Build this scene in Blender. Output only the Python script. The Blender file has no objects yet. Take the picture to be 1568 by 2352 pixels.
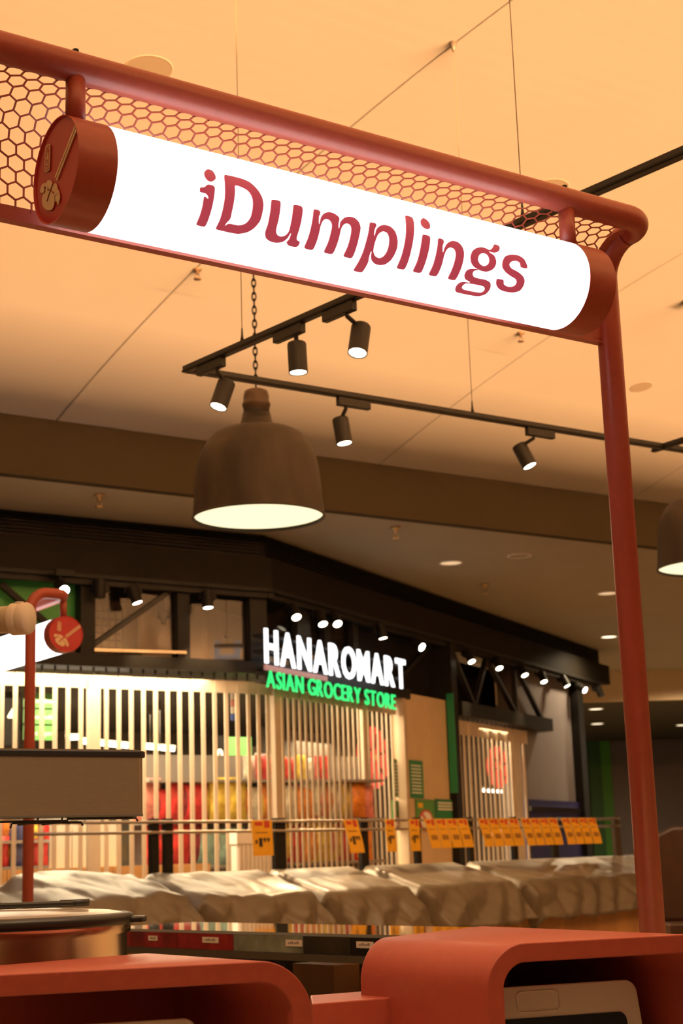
import bpy, bmesh, math, random
import numpy as np
from mathutils import Vector, noise
from mathutils.geometry import tessellate_polygon
random.seed(7)
A = np.array
scene = bpy.context.scene
col = scene.collection

# ------------------------------------------------------------------ camera
FPX = 3600.0
PITCH, ROLL = math.radians(12.4), math.radians(1.9)
EYE = A([0.0, 0.0, 1.6])
FW = A([0, math.cos(PITCH), math.sin(PITCH)])
U0 = A([0, -math.sin(PITCH), math.cos(PITCH)])
R0 = A([1.0, 0, 0])
UP = U0*math.cos(ROLL) + R0*math.sin(ROLL)
RT = R0*math.cos(ROLL) - U0*math.sin(ROLL)
cd = bpy.data.cameras.new('camera'); cam = bpy.data.objects.new('camera', cd); col.objects.link(cam)
from mathutils import Matrix
cam.matrix_world = Matrix(((RT[0], UP[0], -FW[0], EYE[0]), (RT[1], UP[1], -FW[1], EYE[1]),
                           (RT[2], UP[2], -FW[2], EYE[2]), (0, 0, 0, 1)))
cd.sensor_fit = 'VERTICAL'; cd.sensor_height = 36; cd.sensor_width = 24
cd.lens = FPX/2352*36
cd.dof.use_dof = True; cd.dof.focus_distance = 4.5; cd.dof.aperture_fstop = 5.6
cd.clip_end = 200
scene.camera = cam

# ------------------------------------------------------------------ light
vs = scene.view_settings
vs.view_transform = 'Standard'; vs.look = 'None'; vs.gamma = 1.0; vs.use_curve_mapping = False
vs.exposure = 0.3
WARM = (1.0, 0.485, 0.185)
world = bpy.data.worlds.new('world'); scene.world = world; world.use_nodes = True
bg = world.node_tree.nodes['Background']; bg.inputs[0].default_value = (1.0, 0.56, 0.25, 1); bg.inputs[1].default_value = 0.12

AZ = math.radians(55.6)
D1 = A([math.sin(AZ), math.cos(AZ), 0]); D2 = A([-math.cos(AZ), math.sin(AZ), 0])
AZ3 = math.radians(25.6)
D3 = A([math.sin(AZ3), math.cos(AZ3), 0])
ZV = A([0, 0, 1.0])

def ray(x, y): return FW + RT*(x-784)/FPX + UP*(1176-y)/FPX
def at(x, y, d): return EYE + ray(x, y)*d
def onz(x, y, z):
    r = ray(x, y); return EYE + r*(z-EYE[2])/r[2]
def onpl(x, y, p, n):
    r = ray(x, y); return EYE + r*((p-EYE) @ n)/(r @ n)

KS = 1.3
ZLOW = 1.6 + 2.7*KS                       # lower ceiling
BULK = onz(784, 1175, ZLOW)               # a point on the bulkhead's lower edge
def vault_z(u): return 1.6 + 3.88*KS - 0.0237/KS*(u + 5.6*KS)**2
def vault_hit(x, y):
    r = ray(x, y); s0 = 1.0
    for i in range(3000):
        s = 1 + i*0.006; p = EYE + r*s
        if p[2] >= vault_z((p-BULK) @ D2): return p
    return p

def look_area(name, loc, direction, up, sx, sy, power, color, spread=math.pi):
    l = bpy.data.lights.new(name, 'AREA'); l.shape = 'RECTANGLE'; l.size = sx; l.size_y = sy
    l.energy = power; l.color = color; l.spread = spread
    o = bpy.data.objects.new(name, l); col.objects.link(o)
    z = -Vector(direction).normalized(); y = Vector(up); x = y.cross(z).normalized(); y = z.cross(x)
    o.matrix_world = Matrix(((x[0], y[0], z[0], loc[0]), (x[1], y[1], z[1], loc[1]), (x[2], y[2], z[2], loc[2]), (0, 0, 0, 1)))
    return o
# cove strip lying on the opposite bulkhead, behind the photographer, washing the vault
COVE_U = -11.2*KS
cove = BULK + D2*(COVE_U+0.45) + D1*1.0; cove[2] = ZLOW + 0.66
look_area('cove_strip_light', cove, D2*0.93 + ZV*0.37, ZV, 26, 0.02, 10000, WARM, math.radians(95))

# ------------------------------------------------------------------ materials
MATS = {}
def mat(name, color, rough=0.5, metal=0.0, var=0.0, scale=8.0, bump=0.0, emit=None, estr=0.0, trans=0.0, coat=0.0, alpha=1.0, spec=None, stretch=None):
    if name in MATS: return MATS[name]
    m = bpy.data.materials.new(name); m.use_nodes = True
    nt = m.node_tree; b = nt.nodes['Principled BSDF']
    b.inputs['Base Color'].default_value = (*color, 1)
    b.inputs['Roughness'].default_value = rough; b.inputs['Metallic'].default_value = metal
    if spec is not None: b.inputs['Specular IOR Level'].default_value = spec
    if coat: b.inputs['Coat Weight'].default_value = coat
    if trans: b.inputs['Transmission Weight'].default_value = trans
    if alpha < 1: b.inputs['Alpha'].default_value = alpha
    if emit is not None:
        b.inputs['Emission Color'].default_value = (*emit, 1); b.inputs['Emission Strength'].default_value = estr
    if var or bump:
        tc = nt.nodes.new('ShaderNodeTexCoord'); n = nt.nodes.new('ShaderNodeTexNoise')
        n.inputs['Scale'].default_value = scale; n.inputs['Detail'].default_value = 5
        src = tc.outputs['Object']
        if stretch:
            mp = nt.nodes.new('ShaderNodeMapping'); mp.inputs['Scale'].default_value = stretch
            nt.links.new(src, mp.inputs[0]); src = mp.outputs[0]
        nt.links.new(src, n.inputs['Vector'])
        if var:
            r = nt.nodes.new('ShaderNodeValToRGB')
            r.color_ramp.elements[0].position = 0.3; r.color_ramp.elements[1].position = 0.7
            r.color_ramp.elements[0].color = (*[c*(1-var) for c in color], 1)
            r.color_ramp.elements[1].color = (*[min(1, c*(1+var)) for c in color], 1)
            nt.links.new(n.outputs['Fac'], r.inputs[0]); nt.links.new(r.outputs[0], b.inputs['Base Color'])
        if bump:
            bp = nt.nodes.new('ShaderNodeBump'); bp.inputs['Strength'].default_value = bump; bp.inputs['Distance'].default_value = 0.02
            nt.links.new(n.outputs['Fac'], bp.inputs['Height']); nt.links.new(bp.outputs[0], b.inputs['Normal'])
    MATS[name] = m
    return m
def emitter(name, color, strength):
    if name in MATS: return MATS[name]
    m = bpy.data.materials.new(name); m.use_nodes = True; nt = m.node_tree
    nt.nodes.remove(nt.nodes['Principled BSDF'])
    e = nt.nodes.new('ShaderNodeEmission'); e.inputs[0].default_value = (*color, 1); e.inputs[1].default_value = strength
    nt.links.new(e.outputs[0], nt.nodes['Material Output'].inputs[0]); MATS[name] = m
    return m
def clear_sheet(name, tint, gloss):
    m = bpy.data.materials.new(name); m.use_nodes = True; nt = m.node_tree
    nt.nodes.remove(nt.nodes['Principled BSDF'])
    t = nt.nodes.new('ShaderNodeBsdfTransparent'); t.inputs[0].default_value = (*tint, 1)
    g = nt.nodes.new('ShaderNodeBsdfGlossy'); g.inputs['Roughness'].default_value = 0.08
    mx = nt.nodes.new('ShaderNodeMixShader'); mx.inputs[0].default_value = gloss
    nt.links.new(t.outputs[0], mx.inputs[1]); nt.links.new(g.outputs[0], mx.inputs[2])
    nt.links.new(mx.outputs[0], nt.nodes['Material Output'].inputs[0]); MATS[name] = m
    return m

RED = mat('red_powder_coat', (0.37, 0.072, 0.048), 0.38, var=0.05, scale=40)
DISC = mat('red_disc_vinyl', (0.50, 0.030, 0.030), 0.4, var=0.04, scale=30)
CREAM = mat('cream_vinyl', (0.78, 0.60, 0.38), 0.5, var=0.03)
WHITEGLOW = emitter('white_light_tube', (1.0, 0.97, 0.95), 2.6)
LETTER = mat('red_backlit_letter', (0.36, 0.04, 0.05), 0.45, emit=(1.0, 0.13, 0.20), estr=0.27)
CEIL = mat('plaster_white', (0.42, 0.405, 0.385), 0.75, var=0.015, scale=1.2)
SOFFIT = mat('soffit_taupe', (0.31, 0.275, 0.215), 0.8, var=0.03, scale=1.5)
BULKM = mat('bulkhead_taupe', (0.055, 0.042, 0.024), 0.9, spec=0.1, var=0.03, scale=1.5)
JOINT = mat('joint_dark', (0.31, 0.28, 0.23), 0.9)
BLACK = mat('black_satin_metal', (0.014, 0.013, 0.011), 0.5, var=0.15, scale=20, spec=0.2)
BLACKM = mat('black_matt', (0.010, 0.009, 0.008), 0.7, var=0.2, scale=10, spec=0.1)
TRACKM = mat('track_charcoal', (0.022, 0.019, 0.014), 0.5, var=0.1, scale=12)
FASCIA = mat('fascia_dark_brown', (0.010, 0.008, 0.0055), 0.6, var=0.15, scale=3, spec=0.12)
BRASS = mat('brass', (0.62, 0.45, 0.25), 0.35, 0.8)
STEEL = mat('brushed_steel', (0.72, 0.62, 0.48), 0.32, 1.0, var=0.05, scale=30, stretch=(1, 1, 14))
POLISH = mat('polished_steel', (0.68, 0.66, 0.63), 0.10, 1.0)
RUBBER = mat('black_rubber', (0.018, 0.017, 0.016), 0.4)
WHITEP = mat('white_plastic', (0.78, 0.74, 0.68), 0.4)
SPOTGLOW = emitter('spot_lens', (1.0, 0.86, 0.62), 9.0)
SPOTHOT = emitter('spot_lens_hot', (1.0, 0.90, 0.70), 30.0)
PENDGLOW = emitter('pendant_diffuser', (1.0, 0.84, 0.50), 1.15)
DOWNGLOW = emitter('downlight_lens', (1.0, 0.82, 0.55), 2.2)
DOWNDIM = emitter('downlight_lens_dim', (1.0, 0.62, 0.33), 0.75)
TUBEGLOW = emitter('led_tube', (1.0, 0.90, 0.72), 5.0)
SIGNWHITE = emitter('sign_white_led', (1.0, 1.0, 1.0), 1.8)
SIGNGREEN = emitter('sign_green_led', (0.05, 1.0, 0.22), 1.05)
NEONRED = emitter('sign_red_led', (1.0, 0.10, 0.06), 1.25)
SLATM = mat('shutter_slat', (0.60, 0.50, 0.38), 0.4, 0.15, var=0.05, scale=6)
CLEAR = clear_sheet('clear_polycarbonate', (0.93, 0.92, 0.90), 0.03)
TAN = mat('tan_laminate', (0.62, 0.46, 0.28), 0.55, var=0.05, scale=3)
WOOD = mat('honey_wood', (0.62, 0.34, 0.13), 0.5, var=0.15, scale=5, stretch=(1, 1, 0.2))
GREEN = mat('green_panel', (0.06, 0.34, 0.07), 0.5, var=0.05)
DKGREEN = mat('dark_green_poster', (0.03, 0.22, 0.09), 0.5, var=0.08)
GREENSIGN = mat('green_aisle_sign', (0.09, 0.28, 0.07), 0.5, emit=(0.12, 0.42, 0.06), estr=0.01)
PRINTW = mat('white_print', (0.80, 0.78, 0.72), 0.6)
PRINTK = mat('black_print', (0.02, 0.02, 0.02), 0.6)
PRINTR = mat('red_print', (0.60, 0.07, 0.03), 0.6)
CARD = mat('yellow_card', (0.85, 0.46, 0.02), 0.55, var=0.06, scale=12)
TARP = mat('grey_tarpaulin', (0.150, 0.120, 0.080), 0.36, var=0.12, scale=7, bump=0.15)
PURPLE = mat('purple_grey_wall', (0.17, 0.15, 0.15), 0.6, var=0.05, scale=2)
BLUE = mat('navy_panel', (0.02, 0.02, 0.10), 0.4, var=0.1)
FLOORM = mat('floor_tile_warm', (0.34, 0.24, 0.14), 0.35, var=0.08, scale=1.5)
PENDM = mat('rusted_shade', (0.042, 0.029, 0.016), 0.65, 0.0, var=0.5, scale=5, bump=0.2, stretch=(1, 1, 0.35))
PENDCAP = mat('aged_dark_wood', (0.085, 0.05, 0.028), 0.55, var=0.3, scale=12)

# ------------------------------------------------------------------ builders
WP = {}
class MB:
    def __init__(s): s.v = []; s.f = []; s.sm = []
    def add(s, vs, fs, smooth=False):
        o = len(s.v); s.v += [tuple(float(c) for c in p) for p in vs]
        s.f += [[i+o for i in f] for f in fs]; s.sm += [smooth]*len(fs); return s
    def box(s, o, a, b, c):
        o, a, b, c = A(o), A(a), A(b), A(c)
        p = [o, o+a, o+a+b, o+b]; p += [q+c for q in p]
        return s.add(p, [[3, 2, 1, 0], [4, 5, 6, 7], [0, 1, 5, 4], [1, 2, 6, 5], [2, 3, 7, 6], [3, 0, 4, 7]])
    def cbox(s, c, a, b, d):                      # centred
        c = A(c); return s.box(c-A(a)/2-A(b)/2-A(d)/2, a, b, d)
    def prism(s, poly, ext):                       # planar polygon (3D), extruded
        n = len(poly); poly = [A(p) for p in poly]; ext = A(ext)
        fs = [list(range(n))[::-1], [n+i for i in range(n)]] + [[i, (i+1) % n, n+(i+1) % n, n+i] for i in range(n)]
        return s.add(poly+[p+ext for p in poly], fs)
    def tube(s, pts, r, seg=12, caps=True, closed=False):
        pts = [A(p) for p in pts]; n = len(pts); rs = r if hasattr(r, '__len__') else [r]*n
        vs = []; prev = None
        for i in range(n):
            if closed: t = pts[(i+1) % n]-pts[i-1]
            else: t = pts[min(i+1, n-1)]-pts[max(i-1, 0)]
            t = t/np.linalg.norm(t)
            if prev is None:
                h = ZV if abs(t[2]) < 0.9 else A([1.0, 0, 0]); a = np.cross(t, h)
            else: a = prev-t*(prev @ t)
            a = a/np.linalg.norm(a); prev = a; b = np.cross(t, a)
            for k in range(seg):
                q = 2*math.pi*k/seg; vs.append(pts[i]+(a*math.cos(q)+b*math.sin(q))*rs[i])
        fs = []
        for i in range(n if closed else n-1):
            j = (i+1) % n
            for k in range(seg): fs.append([i*seg+k, i*seg+(k+1) % seg, j*seg+(k+1) % seg, j*seg+k])
        s.add(vs, fs, True)
        if caps and not closed:
            o = len(s.v)-len(vs)
            s.f += [[o+k for k in range(seg)][::-1], [o+(n-1)*seg+k for k in range(seg)]]; s.sm += [False, False]
        return s
    def lathe(s, prof, o, axis=(0, 0, 1), seg=32, smooth=True, a0=0.0, a1=2*math.pi):   # prof: (r, h)
        o = A(o); w = A(axis)/np.linalg.norm(A(axis))
        h = A([1.0, 0, 0]) if abs(w[0]) < 0.9 else A([0, 1.0, 0])
        a = np.cross(w, h); a /= np.linalg.norm(a); b = np.cross(w, a)
        vs = []
        for r, z in prof:
            for k in range(seg):
                q = a0+(a1-a0)*k/seg; vs.append(o+w*z+(a*math.cos(q)+b*math.sin(q))*r)
        fs = []
        for i in range(len(prof)-1):
            for k in range(seg): fs.append([i*seg+k, i*seg+(k+1) % seg, (i+1)*seg+(k+1) % seg, (i+1)*seg+k])
        return s.add(vs, fs, smooth)
    def cyl(s, o, axis, r, h, seg=24):
        w = A(axis)/np.linalg.norm(A(axis))
        s.lathe([(r, 0), (r, h)], o, w, seg)
        n = seg*2; k = len(s.v)-n
        s.f += [[k+i for i in range(seg)][::-1], [k+seg+i for i in range(seg)]]; s.sm += [False]*2
        return s
    def mesh(s, name, m, off=None):
        me = bpy.data.meshes.new(name); v = s.v
        if off is not None: v = [(p[0]-off[0], p[1]-off[1], p[2]-off[2]) for p in v]
        me.from_pydata(v, [], s.f); me.materials.append(m)
        for p, q in zip(me.polygons, s.sm): p.use_smooth = q
        bm = bmesh.new(); bm.from_mesh(me); bmesh.ops.recalc_face_normals(bm, faces=bm.faces); bm.to_mesh(me); bm.free()
        return me
    def build(s, name, m, parent=None, bevel=0.0):
        c = None
        if parent is not None:
            off = A(WP[parent.name])
        else:
            v = A(s.v); off = A([(v[:, 0].min()+v[:, 0].max())/2, (v[:, 1].min()+v[:, 1].max())/2, v[:, 2].min()])
        o = bpy.data.objects.new(name, s.mesh(name, m, off)); col.objects.link(o)
        if parent is not None: o.parent = parent
        else: o.location = off
        WP[o.name] = list(map(float, off))
        if bevel:
            b = o.modifiers.new('bevel', 'BEVEL'); b.width = bevel; b.segments = 2; b.limit_method = 'ANGLE'; b.angle_limit = 0.7
        return o
def empty(name, loc, label, cat, group=None):
    o = bpy.data.objects.new(name, None); col.objects.link(o); o.location = tuple(map(float, loc)); o.empty_display_size = 0.1
    WP[o.name] = list(map(float, loc)); return tag(o, label, cat, group)
def tag(o, label, cat, group=None):
    o['label'] = label; o['category'] = cat
    if group: o['group'] = group
    return o
def struct(o, label=None):
    o['kind'] = 'structure'
    if label: o['label'] = label
    return o
def inst(name, me, loc, parent=None, rotz=0.0, rot=None, scale=None):
    o = bpy.data.objects.new(name, me); col.objects.link(o); loc = A(loc)
    if parent is not None: o.parent = parent; loc = loc-A(WP[parent.name])
    o.location = tuple(map(float, loc)); o.rotation_euler = rot if rot else (0, 0, rotz)
    if scale: o.scale = scale
    return o
ORD = ['first', 'second', 'third', 'fourth', 'fifth', 'sixth', 'seventh', 'eighth', 'ninth', 'tenth', 'eleventh', 'twelfth',
       'thirteenth', 'fourteenth', 'fifteenth', 'sixteenth', 'seventeenth', 'eighteenth', 'nineteenth', 'twentieth', 'twenty-first', 'twenty-second']
def fillet(pts, r, n=8):
    pts = [A(p) for p in pts]; out = [pts[0]]
    for i in range(1, len(pts)-1):
        rr = r[i-1] if hasattr(r, '__len__') else r
        a = pts[i-1]-pts[i]; b = pts[i+1]-pts[i]; a = a/np.linalg.norm(a); b = b/np.linalg.norm(b)
        for k in range(n+1):
            t = k/n; p0 = pts[i]+a*rr; p2 = pts[i]+b*rr
            # circular-ish blend
            w = 0.62
            out.append(((1-t)**2*p0+2*t*(1-t)*w*pts[i]*1.0+t*t*p2)/((1-t)**2+2*t*(1-t)*w+t*t))
    out.append(pts[-1]); return out
class Facade:
    def __init__(s, o, d, n): s.o, s.d, s.n = A(o), d, n
    def pt(s, a, z, off=0.0):
        p = s.o+s.d*a+s.n*off; return A([p[0], p[1], z])
    def px(s, x, y, off=0.0):
        q = onpl(x, y, s.o+s.n*off, s.n); return (q-s.o) @ s.d, q[2]
    def box(s, mb, a0, a1, z0, z1, o0, o1):
        return mb.box(s.pt(a0, z0, o0), s.d*(a1-a0), s.n*(o1-o0), ZV*(z1-z0))
    def bar(s, mb, a0, z0, a1, z1, w, o0, o1):      # slanted bar in the facade plane
        p, q = s.pt(a0, z0, o0), s.pt(a1, z1, o0); t = (q-p); l = np.linalg.norm(t); t = t/l
        nn = np.cross(t, s.n); return mb.box(p-nn*w/2, t*l, nn*w, s.n*(o1-o0))
GLY = {}
def glyph(ch, off=0.0):
    k = (ch, off)
    if k in GLY: return GLY[k]
    cu = bpy.data.curves.new('g', 'FONT'); cu.body = ch; cu.size = 1.0; cu.offset = off; cu.resolution_u = 4
    o = bpy.data.objects.new('g', cu); col.objects.link(o); bpy.context.view_layer.update()
    me = bpy.data.meshes.new_from_object(o.evaluated_get(bpy.context.evaluated_depsgraph_get()))
    v = [tuple(p.co) for p in me.vertices]; f = [list(p.vertices) for p in me.polygons]
    bpy.data.objects.remove(o); bpy.data.curves.remove(cu); bpy.data.meshes.remove(me)
    GLY[k] = (v, f); return GLY[k]
def layout(text, off=0.0, gap=0.08, space=0.3):
    x = 0; out = []
    for ch in text:
        if ch == ' ': x += space; continue
        v, f = glyph(ch, off); x0 = min(p[0] for p in v); x1 = max(p[0] for p in v)
        out.append((ch, [(p[0]-x0+x, p[1]) for p in v], f)); x += x1-x0+gap
    return out, x-gap
def letter_mesh(mb, v, f, pos, d0, d1):
    """pos(x, y, d) -> world; makes an extruded letter between depths d0 and d1"""
    n = len(v); mb.add([pos(x, y, d1) for x, y in v]+[pos(x, y, d0) for x, y in v], [list(q) for q in f]+[[n+i for i in q[::-1]] for q in f])
    cnt = {}
    for q in f:
        for i in range(len(q)):
            e = (q[i], q[(i+1) % len(q)]); cnt[e] = 1
    o = len(mb.v)-2*n
    for (a, b) in cnt:
        if (b, a) not in cnt: mb.f.append([o+a, o+n+a, o+n+b, o+b]); mb.sm.append(False)
    return mb
def smooth_closed(pts, n=4, tension=0.5):
    pts = [A(p, dtype=float) for p in pts]; m = len(pts); out = []
    for i in range(m):
        p0, p1, p2, p3 = pts[i-1], pts[i], pts[(i+1) % m], pts[(i+2) % m]
        l = np.linalg.norm(p2-p1)
        m1 = (p2-p0); m2 = (p3-p1)
        m1 = m1/(np.linalg.norm(m1)+1e-9)*l*0.8; m2 = m2/(np.linalg.norm(m2)+1e-9)*l*0.8
        for k in range(n):
            t = k/n
            out.append((2*t**3-3*t**2+1)*p1+(t**3-2*t**2+t)*m1+(-2*t**3+3*t**2)*p2+(t**3-t**2)*m2)
    return out
def tess(loops):
    """2-D loops (outer then holes) -> verts, tris"""
    vs = [p for l in loops for p in l]
    tr = tessellate_polygon([[Vector((p[0], p[1], 0)) for p in l] for l in loops])
    return [(float(p[0]), float(p[1])) for p in vs], [list(t) for t in tr]

# ================================================================== SETTING
fl = MB(); fl.box((-26, -8, -0.1), (70, 0, 0), (0, 68, 0), (0, 0, 0.1)); struct(fl.build('floor', FLOORM), 'warm beige hall floor')
# vaulted ceiling: backing sheet plus plaster panels with open joints
S_J = (onpl(130, 970, BULK, D2)-BULK) @ D1
PW = 2.855*KS
def vault_pt(u, s, lift=0.0):
    p = BULK + D2*u + D1*s; return A([p[0], p[1], vault_z(u)+lift])
def vault_strip(s0, s1, lift, thick):
    mb = MB(); N = 90; us = [COVE_U + (0-COVE_U)*i/N for i in range(N+1)]
    vs = []
    for u in us:
        for s in (s0, s1):
            vs.append(vault_pt(u, s, lift)); vs.append(vault_pt(u, s, lift+thick))
    fs = []
    for i in range(N):
        a, b = i*4, i*4+4
        fs += [[a, a+2, b+2, b], [a+1, b+1, b+3, a+3], [a, b, b+1, a+1], [a+2, a+3, b+3, b+2]]
    mb.add(vs, fs, True); return mb
vault = struct(vault_strip(S_J-4*PW, S_J+8*PW, 0.03, 0.05).build('ceiling', JOINT), 'vaulted white ceiling over the food kiosk')
for k in range(-4, 8):
    p = vault_strip(S_J+k*PW+0.009, S_J+(k+1)*PW-0.009, 0.0, 0.028).build('ceiling_panel', CEIL, vault)
    for q in p.data.polygons: q.use_smooth = False
# bulkhead between vault and lower ceiling, and the cove bulkhead opposite
ZB = vault_z(0)
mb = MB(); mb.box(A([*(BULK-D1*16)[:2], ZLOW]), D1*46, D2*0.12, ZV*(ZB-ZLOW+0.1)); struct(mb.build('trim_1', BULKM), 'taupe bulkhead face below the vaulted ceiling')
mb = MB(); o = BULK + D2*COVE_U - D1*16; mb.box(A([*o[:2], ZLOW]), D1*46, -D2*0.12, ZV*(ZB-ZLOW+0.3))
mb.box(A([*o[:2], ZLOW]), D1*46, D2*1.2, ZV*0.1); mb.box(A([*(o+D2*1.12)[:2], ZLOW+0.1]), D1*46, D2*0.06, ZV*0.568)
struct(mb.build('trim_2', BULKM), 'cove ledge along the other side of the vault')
# lower ceiling
K = onz(622, 1226, ZLOW)
mb = MB(); o = A([*(BULK-D1*16)[:2], ZLOW])
mb.box(o+D2*0.12, D1*46, D2*9.9, ZV*0.1)
low = struct(mb.build('ceiling_lower', SOFFIT), 'brown lower ceiling in front of the shop')

# ================================================================== SHOP FRONT
N3 = A([D3[1], -D3[0], 0])
FL = Facade(K, D1, -D2)      # frontage parallel to the kiosk
FA = Facade(K, D3, N3)       # frontage that runs away to the right
ZS = {'louv': 4.84, 'fas': 4.56, 'tr_top': 4.44, 'beam1': 3.70, 'beam0': 3.56}
# louvre band, fascia
mb = MB(); FL.box(mb, -6, 0.0, 4.84, 5.11, -0.45, -0.12); FA.box(mb, 0.0, 12.7, 4.84, 5.11, -0.45, -0.12)
louv = struct(mb.build('wall_header', BLACKM), 'black louvred band above the shop fascia')
lm = MB()
for k in range(7):
    z = 4.86+k*0.036
    FL.box(lm, -6, -0.02, z, z+0.012, -0.12, -0.09); FA.box(lm, 0.02, 12.6, z, z+0.012, -0.12, -0.09)
o = lm.build('louvre_slats', BLACK, louv); o['kind'] = 'stuff'
mb = MB(); p0, p1, p2 = FL.pt(-6, 4.5, 0.0), FL.pt(0, 4.5, 0.0), FA.pt(12.9, 4.5, 0.0)
q0, q1, q2 = FL.pt(-6, 4.5, -0.35), FL.pt(0.0, 4.5, -0.35)+FA.n*-0.15, FA.pt(12.9, 4.5, -0.45)
mb.prism([p0, p1, p2, q2, q1, q0], ZV*0.34); struct(mb.build('wall_fascia', FASCIA), 'dark brown fascia beam wrapping the shop corner')
# track rail under the fascia
mb = MB(); FL.box(mb, -6, 0.05, 4.40, 4.46, -0.12, -0.05); FA.box(mb, 0, 12.4, 4.40, 4.46, -0.12, -0.05)
FL.box(mb, -6, 0.0, 4.46, 4.50, -0.2, -0.0); FA.box(mb, 0, 12.4, 4.46, 4.50, -0.2, 0.0)
struct(mb.build('trim_3', BLACK), 'black lighting rail under the fascia')

# --- transoms: posts, beams, braces, tan and green panels behind clear panes
def member(F, segs, name='mullion', parent=None, m=BLACK):
    for sg in segs:
        mb = MB()
        if len(sg) == 6: F.box(mb, *sg)
        else: F.bar(mb, *sg)
        o = mb.build(name, m, parent)
    return o
mb = MB(); p0, p1, p2 = FL.pt(-6, 3.56, -0.02), FL.pt(-0.05, 3.56, -0.02), FA.pt(3.75, 3.56, -0.02)
q0, q1, q2 = FL.pt(-6, 3.56, -0.30), FL.pt(-0.05, 3.56, -0.34), FA.pt(3.75, 3.56, -0.30)
mb.prism([p0, p1, p2, q2, q1, q0], ZV*0.13)
trans = struct(mb.build('trim_4', BLACK), 'black beam above the folding shutter')
def Lx(x, y, o=-0.2): return FL.px(x, y, o)
def Ax(x, y, o=-0.2): return FA.px(x, y, o)
xs = lambda F, x, o=-0.2: F.px(x, 1430, o)[0]
for x0, x1 in ((178, 211), (400, 428), (566, 604)):
    member(FL, [(xs(FL, x0), xs(FL, x1), 3.69, 4.46, -0.26, -0.12)], 'post', trans)
for x0, x1 in ((672, 702), (734, 748), (800, 812)):
    member(FA, [(xs(FA, x0), xs(FA, x1), 3.69, 4.46, -0.26, -0.14)], 'post', trans)
a, z = Lx(213, 1482); b, w = Lx(398, 1352); member(FL, [(a, z, b, w, 0.05, -0.22, -0.16)], 'brace', trans, TRACKM)
a, z = Lx(0, 1342); b, w = Lx(150, 1470); member(FL, [(a, z, b, w, 0.06, -0.22, -0.16)], 'brace', trans)
a, z = Lx(208, 1495); b, w = Lx(418, 1501); member(FL, [(a, z, b, w, 0.03, -0.2, -0.10)], 'sill', trans, STEEL)
# backing panels
def panel(F, x0, x1, y0, y1, off, m, name, parent, th=0.03):
    a0, z0 = F.px(x0, (y0+y1)/2, off); a1, _ = F.px(x1, (y0+y1)/2, off)
    mid = (x0+x1)/2
    zt = F.px(mid, y0, off)[1]; zb = F.px(mid, y1, off)[1]
    mb = MB(); F.box(mb, a0, a1, zb, zt, off-th, off); return mb.build(name, m, parent)
mb = MB(); FL.box(mb, -6, 0.0, 3.66, 4.5, -1.5, -1.45); FA.box(mb, -0.6, 2.1, 3.66, 4.5, -1.35, -1.3)
upw = struct(mb.build('wall_transom', TAN), 'tan wall seen through the shop transom windows')
panel(FL, -60, 178, 1332, 1445, -0.3, GREEN, 'green_panel', trans)
mb = MB()
for k in range(9):
    z = 3.72+k*0.08; FL.box(mb, xs(FL, 213), xs(FL, 395), z, z+0.014, -1.44, -1.42)
for k in range(12):
    a = xs(FL, 213)+k*0.085; FL.box(mb, a, a+0.012, 3.70, 4.42, -1.44, -1.42)
o = mb.build('grid_screen', mat('screen_bronze', (0.30, 0.22, 0.14), 0.5), upw); o['kind'] = 'stuff'
for F, x0, x1, P in ((FL, 211, 400, 0), (FL, 428, 566, 0), (FA, 604, 672, 1), (FA, 702, 734, 1), (FA, 748, 800, 1)):
    mb = MB(); F.box(mb, xs(F, x0), xs(F, x1), 3.69, 4.42, -0.215, -0.205); mb.build('pane', CLEAR, trans)
# dark signboard area right of the letters
mb = MB(); FA.box(mb, 2.0, 5.15, 3.69, 4.44, -0.34, -0.28); struct(mb.build('wall_signboard', BLACKM), 'black board beside the shop lettering')
a, z = Ax(1005, 1455, -0.2); member(FA, [(3.6, 3.72, 5.0, 4.40, 0.05, -0.27, -0.22)], 'brace', trans)

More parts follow.
